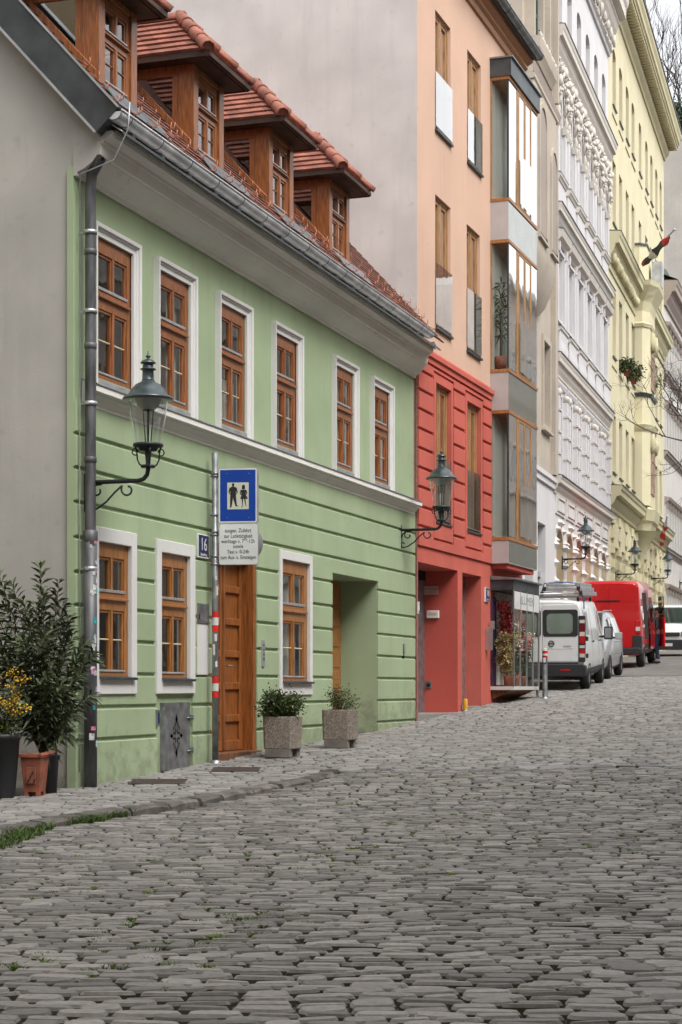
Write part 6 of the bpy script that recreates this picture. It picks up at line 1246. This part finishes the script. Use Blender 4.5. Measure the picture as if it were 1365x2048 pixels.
b = MB(); b.box(1.62, 1.78, -1.10, -.93, .98, 1.16, 'silver'); b.box(1.66, 1.72, -.95, -.86, 1.0, 1.05, 'plastic'); b.build('wing_mirror', V2, .035, seg=3)
b = MB(); b.box(2.0, 4.0, -.60, -.57, 1.70, 1.73, 'alu'); b.box(2.0, 4.0, .57, .60, 1.70, 1.73, 'alu'); b.build('roof_rail', V2, .008)
for s in (-1, 1): b = MB(); b.box(.05, .45, *sorted((s*.60, s*.84)), .66, .80, 'lightwhite'); b.build('headlight', V2, .03)
for x in (.85, 3.55): wheel(V2, x, -.80, .315); wheel(V2, x, .80, .315)
b = MB(); c2.panel(b, .44, .5, .3, .66, 'dark', off=.004); b.build('wheel_arch', V2) if 0 else None
# red high roof van, rear towards us
V3 = place('delivery_van', 'tall red delivery van with an open sliding door, parked beyond the white van', 'van', 1283.5, 52.9, -3.2, .98)
c3 = Car([(0., .42, 1.15, 2.50, .95, .82), (.06, .38, 1.15, 2.56, .975, .85), (.5, .36, 1.15, 2.60, .98, .86), (3.8, .36, 1.15, 2.58, .98, .86), (4.3, .36, 1.15, 2.42, .98, .82), (4.9, .36, 1.12, 1.55, .97, .78), (5.4, .36, 1.0, 1.2, .92, .7), (5.6, .42, .85, 1.0, .82, .6)])
c3.body(V3, 'vanred').build('body', V3)
b = MB(); rrect(b, -.90, -.006, .62, 2.42, .05, -.018, .02, 'vanred'); rrect(b, .006, .90, .62, 2.42, .05, -.018, .02, 'vanred'); b.box(-.022, -.016, -.88, .88, 1.965, 1.975, 'reddeep'); d = b.build('rear_door', V3, .006)
b = MB(); b.box(-.045, -.018, -.16, .0, 1.27, 1.31, 'chrome'); b.box(-.025, -.018, -.1, .3, .86, .89, 'lightwhite'); b.build('door_handle', d, .01); b = MB(); b.box(-.03, -.018, -.35, .35, 1.98, 2.02, 'dark'); b.build('brake_light', d)

b = MB(); rrect(b, -.97, .97, .40, .60, .06, -.09, .2, 'plastic'); rrect(b, -.985, -.72, .42, .98, .06, -.05, .3, 'plastic'); rrect(b, .72, .985, .42, .98, .06, -.05, .3, 'plastic'); b.build('bumper', V3, .02); b = MB(); b.box(-.10, -.088, -.26, .26, .30, .40, 'signwhite'); b.build('number_plate', V3)
for s in (-1, 1):
    b = MB(); b.box(-.03, .05, *sorted((s*.80, s*.955)), 1.0, 1.42, 'lightred'); h = b.build('tail_light', V3, .012); b = MB(); b.box(-.035, -.028, *sorted((s*.82, s*.95)), 1.1, 1.22, 'lightwhite'); b.build('lens', h)
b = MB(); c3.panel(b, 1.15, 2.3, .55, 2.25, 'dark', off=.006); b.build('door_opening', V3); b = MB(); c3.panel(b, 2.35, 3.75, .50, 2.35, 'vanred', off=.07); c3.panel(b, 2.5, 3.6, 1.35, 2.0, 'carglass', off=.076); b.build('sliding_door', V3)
b = MB(); c3.panel(b, .35, .75, 1.3, 1.75, 'lightwhite', off=.004) if 0 else None; pts = [(.7+.16*math.cos(t), 0, 1.62+.2*math.sin(t)) for t in np.linspace(0, 6.28, 20)]; b.tube([(x, -(c3.y(x, z)+.012), z) for x, _, z in pts], .018, 'signwhite', 6); b.box(.6, .82, -1.0, -.965, 1.2, 1.28, 'signwhite'); b.build('emblem', V3)
b = MB(); c3.panel(b, 3.85, 4.6, 1.25, 1.95, 'carglass', sl2=-.3); c3.panel(b, .05, 4.9, .38, .52, 'plastic', off=.012); b.build('side_window', V3)
b = MB(); b.box(-1.0, 0, -.05, 0, .0, .95, 'vanred'); b.box(-1., -.05, -.045, -.005, .95, 1.0, 'plastic'); b.box(-.95, -.25, -.03, -.02, 1.0, 1.6, 'carglass'); o = b.build('cab_door', V3, .02, (4.75, -.97, .55)); o.rotation_euler = (0, 0, R_(20))
mirror_(V3, 4.6, -1.05, 1.45)
for x in (1.0, 4.5): wheel(V3, x, -.86, .34, .23); wheel(V3, x, .86, .34, .23)
b = MB(); b.quad((4.33, -.76, 2.38), (4.33, .76, 2.38), (4.9, .72, 1.58), (4.9, -.72, 1.58), 'carglass'); b.v = [(x+.015, y, z+.015) for x, y, z in b.v]; b.build('windscreen', V3)
# white van far up the street, facing us
x, y = at(1315, 66); h = R_(176.5)
V4 = thing('passenger_van', 'white van with a dark bumper facing the camera far up the street', 'van', (x, y+5.0, float(gs(y))+.0)); V4.location.z = float(gs(y+4.9)); V4.rotation_euler = (0, math.atan(.044), math.pi/2-h)
c4 = Car([(0., .36, 1.05, 1.86, .92, .78), (.1, .30, 1.05, 1.93, .945, .80), (3.3, .28, 1.05, 1.94, .95, .80), (3.75, .28, 1.05, 1.86, .95, .78), (4.45, .28, 1.04, 1.22, .94, .74), (4.85, .30, .92, 1.06, .90, .68), (4.95, .36, .80, .9, .84, .6)])
c4.body(V4, 'vanwhite').build('body', V4); b = MB(); b.quad((3.78, -.74, 1.84), (3.78, .74, 1.84), (4.42, .72, 1.26), (4.42, -.72, 1.26), 'carglass'); b.v = [(x+.02, y, z+.02) for x, y, z in b.v]; b.build('windscreen', V4)
b = MB(); rrect(b, -.92, .92, .28, .66, .08, 4.8, 5.06, 'plastic'); b.box(4.9, 5.0, -.5, .5, .78, .92, 'plastic'); b.build('bumper', V4, .02); b = MB(); b.box(5.06, 5.075, -.26, .26, .42, .53, 'signwhite'); b.build('number_plate', V4)
b = MB(); b.box(4.86, 4.99, -.52, .52, .80, .93, 'dark')
for z in (.83, .87, .91): b.box(4.985, 4.995, -.5, .5, z-.008, z+.008, 'chrome')
b.build('grille', V4, .006)
for s in (-1, 1): b = MB(); b.box(4.72, 4.965, *sorted((s*.54, s*.88)), .76, .96, 'headlens'); b.build('headlight', V4, .03); mirror_(V4, 4.05, s*.98, 1.2, s)

for q in (.9, 4.05): wheel(V4, q, -.85, .325); wheel(V4, q, .85, .325)
b = MB(); [c4.panel(b, 2.9, 3.9, 1.1, 1.7, 'carglass', side=s, sl2=-.4) for s in (-1, 1)]; b.build('side_window', V4)
# ============================================================ person beside the red van
def person(label, loc, rz):
    t = thing('person', label, 'person', loc, rz)
    def skin(name, joints, edges, m, sub=2, parent=None):
        me = bpy.data.meshes.new(name); me.from_pydata([j[:3] for j in joints], edges, []); o = link(name, me, parent or t); o.modifiers.new('skin', 'SKIN'); me.materials.append(M[m])
        if not me.skin_vertices: bpy.context.view_layer.update()
        for i, j in enumerate(joints): me.skin_vertices[0].data[i].radius = (j[3], j[4] if len(j) > 4 else j[3])
        me.skin_vertices[0].data[0].use_root = True; s = o.modifiers.new('sub', 'SUBSURF'); s.levels = s.render_levels = sub; return o
    J = [(0, 0, .95, .135, .10), (0, 0, 1.12, .13, .095), (0, 0, 1.30, .155, .105), (0, 0, 1.42, .13, .085), (0, -.01, 1.50, .05), (0, -.01, 1.57, .05), (0, -.02, 1.66, .078, .092), (0, -.01, 1.74, .06, .07),
         (.10, 0, .88, .085), (.11, -.02, .50, .06), (.12, .02, .10, .043), (.12, -.10, .04, .04), (-.10, 0, .88, .085), (-.12, -.08, .50, .06), (-.12, .02, .10, .043), (-.12, -.10, .04, .04),
         (.19, 0, 1.40, .055), (.25, .02, 1.14, .042), (.23, -.16, .95, .03), (.225, -.22, .90, .032, .018), (-.19, 0, 1.40, .055), (-.25, .0, 1.14, .042), (-.23, -.2, 1.02, .03), (-.225, -.26, .98, .032, .018)]
    E_ = [(0, 1), (1, 2), (2, 3), (3, 4), (4, 5), (5, 6), (6, 7), (0, 8), (8, 9), (9, 10), (10, 11), (0, 12), (12, 13), (13, 14), (14, 15), (3, 16), (16, 17), (17, 18), (18, 19), (3, 20), (20, 21), (21, 22), (22, 23)]
    for base, i0 in (((.225, -.22, .90), 19), ((-.225, -.26, .98), 23)):
        for k, (dx, L) in enumerate(((-.024, .06), (-.008, .072), (.008, .068), (.024, .055))):
            n = len(J); J += [(base[0]+dx, base[1]-.045, base[2]-.03, .009), (base[0]+dx, base[1]-.045-L*.4, base[2]-.03-L*.7, .008)]; E_ += [(i0, n), (n, n+1)]
        n = len(J); J += [(base[0]+(.035 if base[0] < 0 else -.035), base[1]-.01, base[2]-.02, .010), (base[0]+(.05 if base[0] < 0 else -.05), base[1]-.03, base[2]-.05, .009)]; E_ += [(i0, n), (n, n+1)]
    skin('body', J, E_, 'skin')
    skin('jacket', [(0, 0, .92, .150, .115), (0, 0, 1.12, .145, .11), (0, 0, 1.30, .17, .12), (0, 0, 1.43, .14, .095), (0, -.01, 1.49, .065), (.19, 0, 1.40, .07), (.25, .02, 1.14, .055), (.235, -.14, .97, .045), (-.19, 0, 1.40, .07), (-.25, 0, 1.14, .055), (-.235, -.18, 1.035, .045)], [(0, 1), (1, 2), (2, 3), (3, 4), (3, 5), (5, 6), (6, 7), (3, 8), (8, 9), (9, 10)], 'shirt')
    skin('trousers', [(0, 0, .93, .145, .11), (.10, 0, .86, .10), (.11, -.02, .50, .078), (.12, .02, .11, .062), (-.10, 0, .86, .10), (-.12, -.08, .50, .078), (-.12, .02, .11, .062)], [(0, 1), (1, 2), (2, 3), (0, 4), (4, 5), (5, 6)], 'jeans')
    for s in (1, -1): b = MB(); b.blob((s*.12, -.05, .045), (.052, .135, .05), 'shoe', 10, 6); b.build('shoe', t)
    b = MB(); b.blob((0, .005, 1.735), (.092, .105, .075), 'hair', 12, 7, .05); b.blob((0, .05, 1.67), (.085, .06, .08), 'hair', 10, 6, .05); b.build('hair', t)
    b = MB()
    for s in (1, -1): b.blob((s*.032, -.108, 1.685), (.013, .008, .008), 'signblack', 6, 4); b.blob((s*.086, -.01, 1.665), (.012, .022, .034), 'skin', 8, 5)
    b.blob((0, -.118, 1.655), (.014, .02, .024), 'skin', 8, 5); b.blob((0, -.105, 1.612), (.028, .008, .007), 'lightred', 8, 4); b.build('face', t); return t
bpy.context.view_layer.update(); pw = V3.matrix_world @ Vector((4.25, -1.08, 0)); person('person in blue jeans standing behind the open cab door of the red van', (pw.x, pw.y, float(gs(pw.y))+.004), R_(-90))
# ============================================================ trees, flags
def bare_tree(name, label, base, H, spread, seed, trunk_h, lean=(0, 0), lv=5, r0=.16, dens=3):
    rr2 = random.Random(seed); t = thing(name, label, 'tree', base); tr = MB(); cr = MB()
    top = Vector((lean[0]*trunk_h, lean[1]*trunk_h, trunk_h)); tr.tube([(0, 0, -.3), top*.5+Vector((.05, .04, 0)), top], [r0*1.15, r0, r0*.8], 'bark', 10); tr.build('trunk', t)
    def grow(p, d, L, r_, k):
        pts = [p]; q = p; dd = d
        for _ in range(4): dd = (dd+Vector((rr2.gauss(0, .13), rr2.gauss(0, .13), rr2.gauss(.05, .09)))).normalized(); q = q+dd*L/4; pts.append(q)
        cr.tube(pts, [r_*(1-.1*i) for i in range(5)], 'bark', 5 if k > 2 else 4, False)
        if k == 0: return
        for i in range(dens if k > 1 else dens+1):
            j = rr2.choice((2, 3, 4, 4)); s = Vector((rr2.gauss(0, 1), rr2.gauss(0, 1), rr2.gauss(.25, .6))).normalized(); nd = (dd*.75+s*spread).normalized(); grow(pts[j], nd, L*rr2.uniform(.6, .82), r_*.58, k-1)
    for i in range(5): a = i*1.26+rr2.random(); grow(top, Vector((math.cos(a)*.6, math.sin(a)*.6, 1)).normalized(), H*.30, r0*.6, lv)
    cr.build('crown', t); return t
x, y = at(1372, 124); bare_tree('bare_tree', 'tall bare tree rising against the sky behind the yellow eaves', (x, y, 30.0), 19, .45, 5, 6, lv=4, r0=.2)
x, y = at(1500, 60); bare_tree('bare_tree', 'bare branched tree reaching in from the right edge in front of the green shutters', (x, y, float(gs(y))), 6.5, .7, 9, 6.2, (-.06, 0), 5, .10)
hx_, hy_ = at(1366, 116); t = thing('ivy_tree', 'dense dark evergreen tree on the slope behind the yellow house', 'tree', (hx_, hy_, 16)); b = MB(); b.tube([(0, 0, 0), (0, 0, 21)], [.4, .2], 'bark', 8); b.build('trunk', t)
N = 16000; c = rng.normal(0, 1, (26, 3))*np.array([.75, .9, .75])+np.array([0, 0, 21.3]); k = rng.integers(0, 26, N); P = c[k]+rng.normal(0, .4, (N, 3)); leaves(P, rng.normal(0, 1, (N, 3)), .2, .12, 'evergreen', 'crown', t)
def flag(F, px0, py0, p0, px1, py1, p1, cols, label, rad=.22):
    u0, z0, _ = F.P(px0, py0, p0); u1, z1, _ = F.P(px1, py1, p1); a, q = Vector(F.w(u0, p0, z0)), Vector(F.w(u1, p1, z1)); t = thing('flag', label, 'flag', a); d = q-a
    b = MB(); b.tube([(0, 0, 0), d*1.12], .03, 'lightzinc', 8); b.blob(tuple(d*1.13), .05, 'lightzinc'); b.build('flag_pole', t); b = MB(); n = 40; rg = []; s1 = d.orthogonal().normalized(); s2 = d.normalized().cross(s1); rr3 = random.Random(4)
    for i in range(n+1):
        tt = i/n; R0 = rad*(.35+.65*math.sin(math.pi*min(1, tt*1.02+.02))**.6)*(1+.25*math.sin(tt*17)); c_ = d*(.04+tt*.94)+Vector((0, 0, -rad*.75)); rg.append([c_+(s1*math.cos(w)*R0*.6+s2*math.sin(w)*R0)*(1+.35*math.sin(3*w+tt*9)) for w in np.linspace(0, 2*math.pi, 13)[:-1]])
    for i in range(n): m = cols[min(len(cols)-1, int(i/n*len(cols)))]; b.add(rg[i]+rg[i+1], [(j, (j+1) % 12, (j+1) % 12+12, j+12) for j in range(12)], m, True)
    b.build('cloth', t); return t
flag(FY, 1284, 528, .45, 1341, 468, 2.1, ('flagred', 'flagblack', 'flagblack', 'flagwhite', 'flagwhite', 'flagblack', 'flagblack', 'flagblack', 'flagred', 'flagred'), 'furled black, white and red flag slanting from the top of the yellow oriel', .12)
flag(FY, 1321, 1092, .25, 1333, 1040, 1.0, ('flagwhite', 'flagred', 'flagwhite', 'flagred', 'flagred', 'flagwhite', 'flagred', 'flagwhite'), 'small red and white flag at the far corner of the yellow house', .11)
